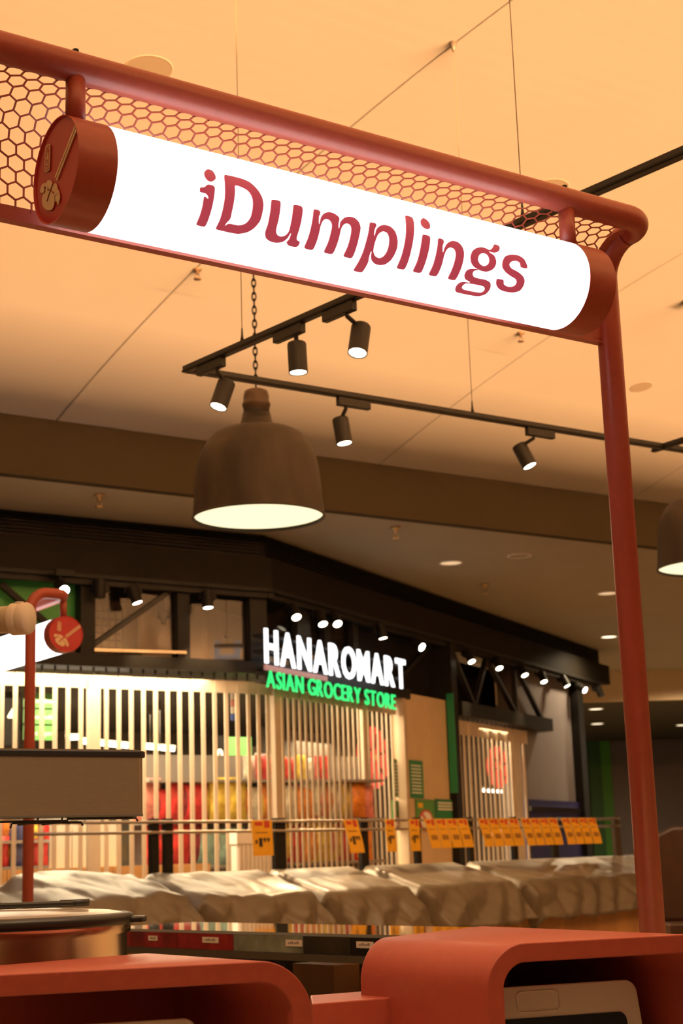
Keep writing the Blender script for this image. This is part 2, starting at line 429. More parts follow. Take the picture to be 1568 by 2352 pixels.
# --- folding shutters
def shutter(name, path, ztop, step, sw, wide, label, band=0.13):
    """path: list of ground points (2-D), polyline; slats every step"""
    P = [A([p[0], p[1]]) for p in path]; L = [0]
    for i in range(1, len(P)): L.append(L[-1]+np.linalg.norm(P[i]-P[i-1]))
    def pos(l):
        i = max(j for j in range(len(L)-1) if L[j] <= l+1e-9) if l < L[-1] else len(L)-2
        t = (P[i+1]-P[i]); t = t/np.linalg.norm(t); return P[i]+t*(l-L[i]), t
    n = int(L[-1]/step)
    base, _ = pos(0)
    mb = MB()
    for i in range(n):
        p, t = pos(i*step); q, _ = pos(min((i+1)*step, L[-1])); t3 = A([*(q-p), 0]); nn = A([t3[1], -t3[0], 0]); nn /= np.linalg.norm(nn)
        z = -0.012 if i % 2 else 0.0
        mb.box(A([*p, ztop-band])+nn*z, t3, nn*0.012, ZV*band)
    d = struct(mb.build(name, SLATM), label)
    mb = MB(); mb.box((-sw/2, -0.012, 0), (sw, 0, 0), (0, 0.014, 0), (0, 0, ztop-band)); sl = mb.mesh('slat', SLATM)
    mb = MB(); mb.box((-wide/2, -0.03, 0), (wide, 0, 0), (0, 0.06, 0), (0, 0, ztop-band+0.12)); ws = mb.mesh('wide_slat', SLATM)
    mb = MB(); mb.box((sw/2, -0.003, 0.05), (step-sw, 0, 0), (0, 0.004, 0), (0, 0, ztop-band-0.05)); pn = mb.mesh('pane', CLEAR)
    for i in range(n):
        p, t = pos(i*step); rz = math.atan2(t[1], t[0])
        big = wide and i % 16 == 12
        inst('post' if big else 'slat', ws if big else sl, (p[0], p[1], 0.0), d, rz+(0 if big else random.uniform(-0.1, 0.1)))
        inst('pane', pn, (p[0], p[1], 0.0), d, rz)
    mb = MB()
    for i in range(n):
        p, t = pos(i*step); mb.cyl(A([*p, ztop]), ZV, 0.012, 0.10, 6)
    o = mb.build('hangers', TRACKM, d); o['kind'] = 'stuff'
    return d
c = [FL.pt(-6, 0, -0.12), FL.pt(-0.55, 0, -0.12)]
e = FA.pt(0.45, 0, -0.12); cc = FL.pt(-0.02, 0, -0.10)
for t in (0.25, 0.5, 0.75): c.append((1-t)**2*c[1]+2*t*(1-t)*cc+t*t*e)
c += [e, FA.pt(3.55, 0, -0.12)]
shutter('door_1', [p[:2] for p in c], 3.48, 0.14, 0.045, 0.13, 'tan folding shutter with clear strips across the grocery shop entrance')
shutter('door_2', [FA.pt(5.62, 0, -0.12)[:2], FA.pt(8.5, 0, -0.12)[:2]], 3.42, 0.19, 0.075, 0.3, 'tan folding shutter across the second shop opening', 0.2)
# --- tan wall, post with green-lit edge, second opening, purple wall, navy panel
mb = MB(); FA.box(mb, 3.61, 5.18, 0, 3.66, -0.26, -0.12); struct(mb.build('wall_tan', TAN), 'tan panelled wall between the two shutters')
mb = MB(); FA.box(mb, 3.5, 3.6, 0, 3.56, -0.14, -0.02); struct(mb.build('trim_5', mat('jamb_tan', (0.5, 0.38, 0.25), 0.5)), 'tan jamb at the end of the main shutter')
mb = MB(); FA.box(mb, 5.20, 5.40, 0, 4.46, -0.3, -0.02); struct(mb.build('trim_6', BLACK), 'black corner post beside the tan wall')
mb = MB(); FA.box(mb, 5.17, 5.195, 2.4, 3.75, -0.1, 0.0); mb.build('green_lit_edge', mat('green_lit_edge', (0.02, 0.22, 0.08), 0.4, emit=(0.0, 0.5, 0.15), estr=0.015), bpy.data.objects['trim_6'])  # faintly glowing strip stands in for green light on the post
mb = MB(); FA.box(mb, 5.42, 5.5, 0, 3.5, -0.2, -0.06); struct(mb.build('trim_7', WOOD), 'wooden strip beside the black corner post')
mb = MB(); FA.box(mb, 5.45, 9.4, 3.46, 3.66, -0.35, 0.02); b2 = struct(mb.build('trim_8', BLACK), 'black truss beam above the second shutter')
for a0, a1, zz0, zz1 in ((5.5, 6.3, 4.42, 3.66), (6.3, 6.9, 3.66, 4.4), (6.9, 8.1, 4.42, 3.66), (8.1, 8.1, 3.66, 4.42), (8.2, 9.3, 4.42, 3.66)):
    member(FA, [(a0, zz0, a1, zz1, 0.05, -0.18, -0.10)], 'brace', b2, TRACKM)
mb = MB(); FA.box(mb, 5.4, 9.3, 3.66, 4.5, -1.0, -0.9); struct(mb.build('wall_truss', BLACKM), 'dark wall behind the truss')
for a0, a1, m_ in ((6.15, 6.75, TAN), (7.0, 7.35, WOOD)):
    mb = MB(); FA.box(mb, a0, a1, 3.7, 4.4, -0.9, -0.88); mb.build('panel', m_, bpy.data.objects['wall_truss'])
mb = MB(); FA.box(mb, 8.55, 11.2, 0, 4.6, -0.6, -0.25); struct(mb.build('wall_purple', PURPLE), 'purple grey wall right of the second shutter')
mb = MB(); FA.box(mb, 8.5, 11.15, 1.1, 2.38, -0.26, -0.18); nv = struct(mb.build('wall_navy', BLUE), 'navy blue panel with metal bars low on the purple wall')
for z in (2.2, 1.98):
    mb = MB(); FA.box(mb, 8.55, 11.1, z, z+0.07, -0.18, -0.14); mb.build('bar', POLISH, nv)
mb = MB(); FA.box(mb, 11.2, 11.5, 0, 4.6, -0.6, -0.1); struct(mb.build('trim_9', BLACKM), 'black end post of the shop row')
# --- far end of the hall
Z2 = 4.5
E0 = onz(1450, 1541, ZLOW); dE = A([math.sin(math.radians(86)), math.cos(math.radians(86)), 0]); nE = A([dE[1], -dE[0], 0])
FE = Facade(E0, dE, nE)
mb = MB(); FE.box(mb, -3, 14, Z2, ZLOW+0.6, -0.1, 0); struct(mb.build('wall_end', mat('tan_bulkhead', (0.62, 0.47, 0.3), 0.7, var=0.03)), 'tan bulkhead at the far end of the hall')
mb = MB(); FE.box(mb, -3, 14, Z2, Z2+0.1, -14, -0.1); struct(mb.build('ceiling_end', mat('dark_soffit', (0.05, 0.045, 0.03), 0.7, var=0.1)), 'dark far ceiling beyond the tan bulkhead')
FG = Facade(E0-nE*12.0, dE, nE)
mb = MB(); FG.box(mb, -6, 20, 0, Z2, -0.3, -0.1); fw_ = struct(mb.build('wall_back', mat('grey_shutter', (0.16, 0.14, 0.16), 0.5, 0.2)), 'grey roller shutter wall at the very back')
a0 = FG.px(1402, 1800)[0]
mb = MB(); FG.box(mb, 0, 12, 0, 0.10, -0.1, -0.06); slm = None
for k in range(44):
    mb = MB(); FG.box(mb, a0, 14, k*0.1+0.006, k*0.1+0.094, -0.1, -0.07); mb.build('shutter_slat', mat('grey_slat', (0.17, 0.155, 0.17), 0.45, 0.3, var=0.05), fw_)
mb = MB(); FG.box(mb, FG.px(1352, 1800)[0], FG.px(1380, 1800)[0], 0, Z2, -0.1, 0.15); mb.build('green_pilaster', mat('deep_green', (0.012, 0.10, 0.015), 0.5), fw_)
mb = MB(); FG.box(mb, FG.px(1380, 1800)[0], FG.px(1404, 1800)[0], 0, Z2, -0.1, 0.1); mb.build('green_pilaster', mat('bright_green', (0.05, 0.26, 0.02), 0.5), fw_)

# --- shop interior
mb = MB(); FL.box(mb, -7, 4, 0, 3.7, -8.2, -8.0); struct(mb.build('wall_shop', mat('shop_dark_wall', (0.10, 0.085, 0.065), 0.7, var=0.2, scale=2)), 'dark rear wall inside the grocery shop')
mb = MB(); mb.prism([FL.pt(-7, 3.62, -0.4), FL.pt(-0.1, 3.62, -0.4), FA.pt(11, 3.62, -0.4), FA.pt(11, 3.62, -6.0), FL.pt(2, 3.62, -8.1), FL.pt(-7, 3.62, -8.1)], ZV*0.04)
struct(mb.build('ceiling_shop', mat('shop_black_ceiling', (0.025, 0.022, 0.018), 0.8)), 'black ceiling inside the grocery shop')
for i, (s0, s1, z, off) in enumerate(((-5.5, -1.0, 3.3, -6.2), (-5.5, -0.6, 3.1, -6.8), (-5, 1.5, 2.95, -7.4), (-5, 1.5, 2.75, -7.6))):
    mb = MB(); FL.box(mb, s0, s1, z, z+0.12, off-0.08, off)
    tag(mb.build('timber_beam', WOOD), ORD[i]+' timber slat from the top on the shop rear wall', 'beam', 'timber slats inside the shop')
lp = FL.pt(-2.0, 3.5, -2.4); look_area('shop_light', lp, (0, 0, -1), D1, 6, 2.5, 560, (1, 0.78, 0.48))
lp = FA.pt(2.2, 3.5, -2.2); look_area('shop_light', lp, (0, 0, -1), D3, 4, 2, 380, (1, 0.78, 0.48))
lp = FA.pt(7.0, 3.35, -1.6); look_area('shop_light', lp, (0, 0, -1), D3, 3, 1.2, 200, (1, 0.75, 0.45))
mb = MB(); FA.box(mb, 5.4, 9.0, 0, 3.5, -3.2, -3.1); struct(mb.build('wall_shop_side', mat('shop_dark_wall2', (0.11, 0.09, 0.07), 0.7)), 'dim wall inside the second shop opening')
# led tubes (pixel ends, offset behind the frontage)
for i, (x0, y0, x1, y1, F, off, lab) in enumerate((
    (-60, 1555, 293, 1567, FL, -0.7, 'long white led tube lamp just behind the shutter top'),
    (186, 1705, 293, 1716, FL, -4.0, 'white led tube lamp above the steel warmer lid'),
    (331, 1717, 400, 1723, FL, -4.0, 'short white led tube lamp right of the shutter post'),
    (152, 1697, 188, 1696, FL, -4.6, 'smallest white led tube lamp near the green aisle sign'),
    (587, 1740, 766, 1758, FL, -4.2, 'white led tube lamp low under the shop lettering'),
    (1110, 1815, 1160, 1818, FA, -1.6, 'dim led tube lamp behind the second shutter'))):
    a, z = F.px(x0, y0, off); b, w = F.px(x1, y1, off)
    t = empty('tube_lamp', F.pt(a, z, off), lab, 'lamp')
    mb = MB(); mb.tube([F.pt(a, z, off), F.pt(b, w, off)], 0.018 if off < -2 else 0.03, 8); mb.build('tube', TUBEGLOW, t)
    for u in (0.2, 0.8):
        h_ = F.pt(a+(b-a)*u, z+(w-z)*u+0.05, off); mb = MB(); mb.tube([h_, A([h_[0], h_[1], 3.617])], 0.006, 6); mb.build('suspension', TRACKM, t)
    mb = MB(); mb.box(F.pt(a, z+0.02, off-0.03), F.pt(b, w, off)-F.pt(a, z, off), F.n*0.06, ZV*0.04); mb.build('fitting', WHITEP, t)
# green aisle signs
def text_on(mb, F, txt, s0, s1, z0, h, off, boff=0.0, gap=0.08, th=0.006, fit=True):
    ls, w = layout(txt, boff, gap); ymax = 0.72
    sx = (s1-s0)/w if fit else h/ymax
    for ch, v, f in ls: letter_mesh(mb, v, f, lambda x, y, d: F.pt(s0+x*sx, z0+y*h/ymax, off+d), 0.0, th)
    return mb
def aisle_sign(x0, x1, y0, y1, xb0, xb1, num, lines, off, lab):
    a0, z1 = FL.px(xb0, y0, off); a1, _ = FL.px(xb1, y0, off); b0, _ = FL.px(x0, y0, off); b1, _ = FL.px(x1, y0, off)
    _, z0 = FL.px((x0+x1)/2, y1, off)
    t = empty('aisle_sign', FL.pt(a0, z0, off), lab, 'sign')
    mb = MB(); FL.box(mb, a0, a1, z0-0.05, z1, off-0.02, off); mb.build('number_board', BLACKM, t)
    mb = MB(); text_on(mb, FL, num, a0+(a1-a0)*0.22, a1-(a1-a0)*0.18, z0+(z1-z0)*0.35, (z1-z0)*0.38, off, 0.02); mb.build('number', PRINTW, t)
    n = len(lines); h = (z1-z0)/n
    for i, l in enumerate(lines):
        zz = z1-(i+1)*h
        mb = MB(); FL.box(mb, b0, b1, zz+0.01, zz+h-0.01, off-0.02, off); bd = mb.build('line_board', GREENSIGN, t)
        if l:
            mb = MB(); text_on(mb, FL, l, b0+0.05, b0+0.05+min(b1-b0-0.1, 0.085*len(l)), zz+h*0.35, h*0.3, off, 0.0); mb.build('lettering', PRINTW, bd)
    for a in (a0+0.05, b1-0.05):
        mb = MB(); mb.tube([FL.pt(a, z1, off-0.01), FL.pt(a, 3.62, off-0.01)], 0.008, 6); mb.build('hanger', TRACKM, t)
aisle_sign(56, 130, 1588, 1702, 10, 46, '4', ['Noodles', 'Instant Noodle', 'Rice Paper'], -2.6, 'green aisle sign with number 4 hanging inside the shop')
aisle_sign(518, 577, 1690, 1800, 490, 516, '8', ['', ''], -3.0, 'second green aisle sign with an 8, hung deeper below the lettering')
# red illuminated round signs
def round_sign(F, cx, cy, off, rad, lab, flat=1.0):
    a, z = F.px(cx, cy, off); t = empty('round_sign', F.pt(a, z-rad, off), lab, 'sign')
    n = 40; P = lambda r, q, o=0.0: F.pt(a+r*math.cos(q), z+r*flat*math.sin(q), off+o)
    mb = MB(); mb.prism([P(rad, 2*math.pi*k/n) for k in range(n)], F.n*0.04); mb.build('face', NEONRED, t)
    for k in range(6):
        q = k*math.pi/3+0.3; mb = MB()
        mb.prism([P(rad*0.28, q-0.10, 0.045), P(rad*0.78, q-0.07, 0.045), P(rad*0.78, q+0.07, 0.045), P(rad*0.28, q+0.10, 0.045)], F.n*0.006)
        mb.build('spoke', mat('dark_red_print', (0.10, 0.01, 0.01), 0.6), t)
    mb = MB(); mb.prism([P(rad*0.12, 2*math.pi*k/12, 0.045) for k in range(12)], F.n*0.006); mb.build('hub', mat('gold_print', (0.8, 0.5, 0.15), 0.5, emit=(1, 0.6, 0.2), estr=0.5), t)
    mb = MB(); mb.tube([F.pt(a, z+rad, off+0.02), F.pt(a, 3.6, off+0.02)], 0.006, 6); mb.build('hanger', TRACKM, t)
round_sign(FA, 853, 1740, -0.5, 0.44, 'glowing red round sign with dark spokes behind the main shutter', 0.9)
round_sign(FA, 1140, 1762, -0.4, 0.42, 'small glowing red round sign behind the second shutter', 0.75)

# green notices on the tan wall and behind the shutter
def notice(F, x0, x1, y0, y1, off, m, lab, kind):
    a0, zt = F.px(x0, y0, off); a1, _ = F.px(x1, y0, off); zb = F.px(x0, y1, off)[1]; zt = F.px(x0, y0, off)[1]
    mb = MB(); F.box(mb, a0, a1, zb, zt, off-0.01, off); t = tag(mb.build('notice', m), lab, 'notice', 'green notices by the shop entrance')
    h = zt-zb; w = a1-a0
    if kind == 'list':
        for k in range(9):
            mb = MB(); F.box(mb, a0+w*0.15, a1-w*0.15, zt-h*(0.16+k*0.09), zt-h*(0.125+k*0.09), off, off+0.003); mb.build('text_line', PRINTW, t)
    elif kind == 'round':
        ca, cz = a0+w*0.5, zb+h*0.25; r = w*0.38
        for rr, m_, o_ in ((r, PRINTR, 0.002), (r*0.8, PRINTW, 0.004)):
            mb = MB(); mb.prism([F.pt(ca+rr*math.cos(q*math.pi/12), cz+rr*0.6*math.sin(q*math.pi/12), off+o_-0.002) for q in range(24)], F.n*0.003); mb.build('symbol', m_, t)
        mb = MB(); F.bar(mb, ca-r*0.6, cz+r*0.35, ca+r*0.6, cz-r*0.35, r*0.15, off+0.005, off+0.007); mb.build('symbol_bar', PRINTR, t)
        mb = MB(); F.box(mb, a0+w*0.1, a0+w*0.35, zt-h*0.3, zt-h*0.12, off, off+0.003); mb.build('text_line', CARD, t)
    else:
        for k in range(3):
            mb = MB(); F.box(mb, a0+w*0.12, a1-w*0.12, zt-h*(0.24+k*0.16), zt-h*(0.15+k*0.16), off, off+0.003); mb.build('text_line', PRINTW, t)
notice(FA, 938, 970, 1745, 1832, -0.10, DKGREEN, 'tall dark green notice with white text lines on the tan wall', 'list')
notice(FA, 900, 922, 1742, 1830, -0.16, GREENSIGN, 'pale green tall notice behind the last shutter slats', 'list')
notice(FA, 955, 997, 1836, 1900, -0.10, GREENSIGN, 'light green notice with a red ringed symbol on the tan wall', 'round')
notice(FA, 1000, 1042, 1835, 1880, -0.10, DKGREEN, 'wide teal green notice beside the black corner post', 'block')
notice(FA, 900, 922, 1838, 1905, -0.16, GREENSIGN, 'light green notice with a red ringed symbol behind the shutter', 'round')

# --- goods shelves and packets behind the shutter
def shelf_unit(F, s0, s1, off, zs, lab, depth=0.45, m=None):
    t = empty('shelf_unit', F.pt(s0, 0, off-depth/2), lab, 'shelf'); m = m or mat('shelf_grey', (0.25, 0.22, 0.2), 0.5)
    mb = MB(); F.box(mb, s0, s1, 0, zs[-1]+0.3, off-depth-0.02, off-depth); mb.build('back_panel', m, t)
    for z in zs:
        mb = MB(); F.box(mb, s0, s1, z-0.03, z, off-depth, off); mb.build('shelf_board', m, t)
    for s in (s0, s1-0.03):
        mb = MB(); F.box(mb, s, s+0.03, 0, zs[-1]+0.3, off-depth, off-depth+0.04); mb.build('upright', m, t)
    return t
def bag_mesh(m, w, h, d):
    mb = MB(); N, M_ = 6, 8; vs = []
    for sg in (1, -1):
        for j in range(M_+1):
            for i in range(N+1):
                u, v = i/N, j/M_
                b = (math.sin(math.pi*u)*math.sin(math.pi*v))**0.6*d/2*(1+0.25*noise.noise(Vector((u*5, v*5, sg*3))))
                vs.append(((u-0.5)*w*(1-0.06*math.sin(math.pi*v)), -sg*b, v*h))
    fs = []; K_ = (N+1)*(M_+1)
    for s in range(2):
        for j in range(M_):
            for i in range(N):
                a = s*K_+j*(N+1)+i; q = [a, a+1, a+N+2, a+N+1]; fs.append(q if s == 0 else q[::-1])
    mb.add(vs, fs, True); return mb.mesh('snack_bag', m)
COLS = {'red': (0.55, 0.03, 0.03), 'yellow': (0.85, 0.55, 0.08), 'orange': (0.78, 0.25, 0.04), 'pink': (0.72, 0.25, 0.22), 'white': (0.75, 0.70, 0.6), 'blue': (0.06, 0.07, 0.22), 'teal': (0.20, 0.36, 0.33), 'maroon': (0.28, 0.03, 0.05)}
BAGS = {c: bag_mesh(mat('bag_'+c, v, 0.35, var=0.45, scale=11), 0.24, 0.34, 0.12) for c, v in COLS.items()}
BAGN = {}
def bag_row(F, x0, x1, ybase, off, colors, n, sc, where):
    rz = math.atan2(F.d[1], F.d[0])
    for i in range(n):
        x = x0+(x1-x0)*(i+0.5)/n; a, z = F.px(x, ybase, off); c = colors[i % len(colors)]
        s = sc*random.uniform(0.92, 1.12)
        o = inst('snack_bag', BAGS[c], F.pt(a, ROWZ, off-0.12+random.uniform(-0.04, 0.04)), None, rz+random.uniform(-0.2, 0.2), None, (s, s, s*random.uniform(0.95, 1.15)))
        k_ = (c, where); BAGN[k_] = BAGN.get(k_, -1)+1
        tag(o, ORD[BAGN[k_]]+' '+c+' snack bag from the left on '+where, 'snack bag', c+' bags on '+where)
def rowz(F, x, y, off):
    return F.px(x, y, off)[1]
zA, zB = rowz(FL, 560, 1884, -1.2), rowz(FL, 560, 1985, -1.2)
a0, a1 = FL.px(338, 1900, -1.1)[0], FL.px(880, 1900, -1.1)[0]
shelf_unit(FL, a0, a1, -1.05, [zB-0.5, zB, zA, zA+0.45], 'long grey goods shelf behind the main shutter')
ROWZ = zA
bag_row(FL, 340, 366, 1884, -1.1, ['pink'], 1, 1.35, 'the upper goods shelf')
bag_row(FL, 366, 468, 1884, -1.1, ['maroon', 'red', 'red'], 5, 1.1, 'the upper goods shelf')
bag_row(FL, 470, 560, 1884, -1.1, ['yellow'], 5, 1.2, 'the upper goods shelf')
bag_row(FL, 562, 860, 1884, -1.1, ['orange', 'white', 'yellow', 'orange', 'pink', 'white', 'pink', 'orange', 'white', 'pink'], 15, 1.15, 'the upper goods shelf')
ROWZ = zA+0.45
bag_row(FL, 575, 760, 1800, -1.15, ['white', 'red', 'red', 'orange', 'red', 'yellow'], 8, 0.75, 'the top goods shelf')
ROWZ = zB
bag_row(FL, 366, 468, 1984, -1.1, ['red', 'maroon', 'red'], 5, 1.25, 'the lower goods shelf')
bag_row(FL, 470, 560, 1984, -1.1, ['teal', 'orange', 'white', 'teal'], 5, 1.05, 'the lower goods shelf')
bag_row(FL, 640, 860, 1984, -1.1, ['pink', 'yellow', 'red', 'yellow', 'orange', 'yellow'], 11, 1.15, 'the lower goods shelf')
a0, a1 = FL.px(-80, 1950, -0.9)[0], FL.px(125, 1950, -0.9)[0]; zC = rowz(FL, 40, 1990, -0.9); zD = rowz(FL, 40, 1930, -0.9)
shelf_unit(FL, a0, a1, -0.85, [zC, zD], 'small goods shelf left of the white checkout panel', 0.4)
ROWZ = zC; bag_row(FL, -20, 115, 1990, -0.9, ['red', 'red', 'yellow', 'blue', 'blue'], 7, 0.75, 'the small shelf')
ROWZ = zD; bag_row(FL, -20, 115, 1930, -0.9, ['yellow', 'red', 'orange', 'blue', 'blue'], 7, 0.7, 'the small shelf upper board')
# checkout: wood base with white panels
z1 = rowz(FL, 200, 1992, -0.7)
t = empty('checkout_counter', FL.pt(-2.6, 0, -0.7), 'honey wood checkout counter with white panels inside the shop', 'counter')
a0 = FL.px(-80, 2000, -0.55)[0]; a1 = FL.px(470, 2000, -0.55)[0]; n = 7
for k in range(n):
    mb = MB(); FL.box(mb, a0+(a1-a0)*k/n+0.004, a0+(a1-a0)*(k+1)/n-0.004, 0.0, z1, -0.75, -0.42); mb.build('wood_board', WOOD, t)
for x0, x1, y0 in ((120, 165, 1893), (166, 212, 1888), (213, 268, 1886)):
    b0, b1 = FL.px(x0, 1940, -0.6)[0], FL.px(x1, 1940, -0.6)[0]; zz = rowz(FL, x0, y0, -0.6)
    mb = MB(); FL.box(mb, b0+0.004, b1-0.004, z1, zz, -0.68, -0.6); mb.build('white_panel', WHITEP, t)
# white boxes on the floor side of the rack
FB = Facade(K-FL.n*0.0, D1, -D2)
b0, b1 = FL.px(545, 1950, 0.25)[0], FL.px(628, 1950, 0.25)[0]; zt = rowz(FL, 585, 1910, 0.25)
t = empty('white_bin', FL.pt((b0+b1)/2, 0, 0.25), 'tall white ribbed bin standing before the shutter', 'bin')
mb = MB(); FL.box(mb, b0, b1, 0, zt-0.12, 0.12, 0.24); mb.build('body', WHITEP, t)
mb = MB(); FL.box(mb, b0-0.01, b1+0.01, zt-0.12, zt, 0.11, 0.26); mb.build('lid', WHITEP, t)
for k in range(9):
    a = b0+(b1-b0)*(k+0.5)/9; mb = MB(); FL.box(mb, a-0.012, a+0.012, 0, zt-0.13, 0.24, 0.256); mb.build('rib', WHITEP, t)

# small things seen through the shutter and the transom
a, z1_ = FL.px(530, 1574, -0.35); b, z0_ = FL.px(544, 1655, -0.35)
t = empty('hanging_banner', FL.pt(a, z0_, -0.35), 'narrow red white and blue banner hanging behind the shutter', 'banner')
for k, c_ in enumerate(((0.55, 0.04, 0.05), (0.75, 0.72, 0.68), (0.70, 0.30, 0.28), (0.75, 0.72, 0.68), (0.05, 0.12, 0.5))):
    mb = MB(); FL.box(mb, a, b, z1_-(z1_-z0_)*(k+1)/5, z1_-(z1_-z0_)*k/5-0.004, -0.36, -0.35); mb.build('stripe', mat('banner_%d' % k, c_, 0.5), t)
mb = MB(); mb.tube([FL.pt((a+b)/2, z1_, -0.355), FL.pt((a+b)/2, 3.615, -0.355)], 0.005, 6); mb.build('cord', TRACKM, t)
a, z1_ = FL.px(352, 1764, -3.4); b, z0_ = FL.px(386, 1782, -3.4)
t = empty('exit_sign', FL.pt(a, z0_, -3.4), 'small lit green and white exit sign inside the shop', 'sign')
mb = MB(); FL.box(mb, a, (a+b)/2, z0_, z1_, -3.44, -3.4); mb.build('green_half', emitter('exit_green', (0.05, 0.6, 0.2), 0.7), t)
mb = MB(); FL.box(mb, (a+b)/2, b, z0_, z1_, -3.44, -3.4); mb.build('white_half', emitter('exit_white', (0.8, 0.9, 0.85), 0.9), t)
mb = MB(); mb.tube([FL.pt((a+b)/2, z1_, -3.42), FL.pt((a+b)/2, 3.615, -3.42)], 0.008, 6); mb.build('stem', TRACKM, t)
for x, y, off, lab in ((375, 1416, -0.9, 'dark lamp hanging behind the braced transom pane'), (521, 1464, -0.9, 'small dark lamp hanging behind the plain transom pane')):
    a, z = FL.px(x, y, off); c_ = FL.pt(a, z, off); t = empty('transom_lamp', c_, lab, 'lamp')
    r = 0.07 if x < 400 else 0.035
    mb = MB(); mb.lathe([(0, r*1.1), (r, r*0.9), (r*1.05, -r*0.2), (r*0.5, -r*0.6), (r*0.4, -r*1.3), (0, -r*1.4)], c_, ZV, 16); mb.build('shade', BLACK, t)
    mb = MB(); mb.tube([c_+ZV*r, A([c_[0], c_[1], 4.5])], 0.008, 6); mb.build('rod', BLACK, t)
mb = MB(); FA.box(mb, -0.2, 1.3, 3.585, 3.645, -0.02, 0.0); mb.build('light_strip', mat('pink_strip', (0.45, 0.25, 0.22), 0.4, emit=(1, 0.45, 0.4), estr=0.12), trans)

# --- shop lettering
t = empty('shop_sign', FA.pt(-0.2, 3.6, 0.12), 'glowing white HANAROMART letters on the shop corner', 'sign')
def lettered(parent, F, txt, pa, pb, h, off, boff, gap, m, space=0.3, th=0.05):
    a0, z0 = F.px(*pa, off); a1, z1 = F.px(*pb, off); ls, w = layout(txt, boff, gap, space); sx = (a1-a0)/w
    for ch, v, f in ls:
        mb = MB(); letter_mesh(mb, v, f, lambda x, y, d: F.pt(a0+x*sx, z0+(z1-z0)*(x/w)+y*h/0.72, off+d), 0.0, th); mb.build('letter', m, parent)
    mb = MB(); F.box(mb, a0, a1, z0+h*0.3, z0+h*0.3+0.03, off-0.14, off-0.005); F.box(mb, a0, a1, z0+h*0.75, z0+h*0.75+0.03, off-0.14, off-0.005)
    mb.build('mounting_rail', BLACK, parent)
lettered(t, FA, 'HANAROMART', (607, 1521), (930, 1582), 0.375, 0.12, 0.016, 0.14, SIGNWHITE, th=0.02)
t = empty('shop_sign', FA.pt(-0.2, 3.35, 0.12), 'glowing green ASIAN GROCERY STORE letters under the white lettering', 'sign')
lettered(t, FA, 'ASIAN GROCERY STORE', (611, 1578), (907, 1630), 0.19, 0.12, 0.002, 0.14, SIGNGREEN, 0.30, 0.015)

# --- shop spotlights
def spotlight(name, mount, head_c, axis, lab, group, r=0.055, h=0.17, glow=SPOTGLOW, box_dir=None, body=BLACK, box_len=0.2, light=None, cone=1.3):
    """mount: point under the rail; head_c: centre of the can; axis: direction of the beam"""
    mount, head_c = A(mount), A(head_c); ax = A(axis)/np.linalg.norm(A(axis))
    t = empty(name, mount, lab, 'spotlight', group)
    bd = box_dir if box_dir is not None else D1
    side = np.cross(bd, ZV); side = side/np.linalg.norm(side)
    mb = MB(); mb.cbox(mount+bd*box_len*0.25-ZV*0.03*r/0.055, bd*box_len, side*r*0.75, ZV*0.06*r/0.055); mb.build('adapter', body, t, 0.004)
    top = head_c-ax*h*0.42
    mb = MB(); mb.tube([mount-ZV*0.03, mount-ZV*0.075*r/0.055, top], r*0.24, 8); mb.build('stem', body, t)
    mb = MB(); mb.lathe([(0.0, -h/2), (r*0.93, -h/2), (r, -h/2+0.008), (r, h/2), (r*0.9, h/2), (r*0.86, h/2-0.012), (0, h/2-0.012)], head_c, ax, 24); hd = mb.build('head', body, t)
    for p in hd.data.polygons: p.use_smooth = False
    mb = MB(); mb.lathe([(0, h/2-0.008), (r*0.86, h/2-0.008), (r*0.86, h/2-0.004), (0, h/2-0.004)], head_c, ax, 24); mb.build('lens', glow, t)
    if light:
        l = bpy.data.lights.new('spot_beam', 'SPOT'); l.energy = light; l.color = (1, 0.66, 0.34); l.spot_size = cone; l.spot_blend = 0.6; l.shadow_soft_size = 0.05
        o = bpy.data.objects.new('spot_beam', l); col.objects.link(o); o.parent = t
        pos = head_c+ax*(h/2+0.02)-mount; o.location = tuple(pos); o.rotation_euler = Vector(-ax).to_track_quat('Z', 'Y').to_euler()
    return t
def shop_spot(F, x, y, tilt, glow, lab, off=0.02, light=None):
    a, z = F.px(x, y, off); hc = F.pt(a, z, off)
    tx, ty = tilt
    ax = F.d*tx + F.n*ty - ZV
    spotlight('shop_spotlight', A([hc[0], hc[1], 4.40])-F.n*0.1-(F.d*tx)*0.1, hc, ax, lab, 'spotlights under the shop fascia', 0.06, 0.19, glow, F.d, light=light)
for i, (x, y, tl, g) in enumerate(((229, 1352, (0.0, 0.0), BLACKM), (309, 1366, (0.25, 0.25), SPOTGLOW), (476, 1377, (0.0, 0.15), SPOTGLOW))):
    shop_spot(FL, x, y, tl, g, ['unlit black spotlight left of two lit ones above the shutter', 'lit black spotlight above the diagonal transom brace', 'lit black spotlight beside the shop corner post'][i], light=300 if i else None)
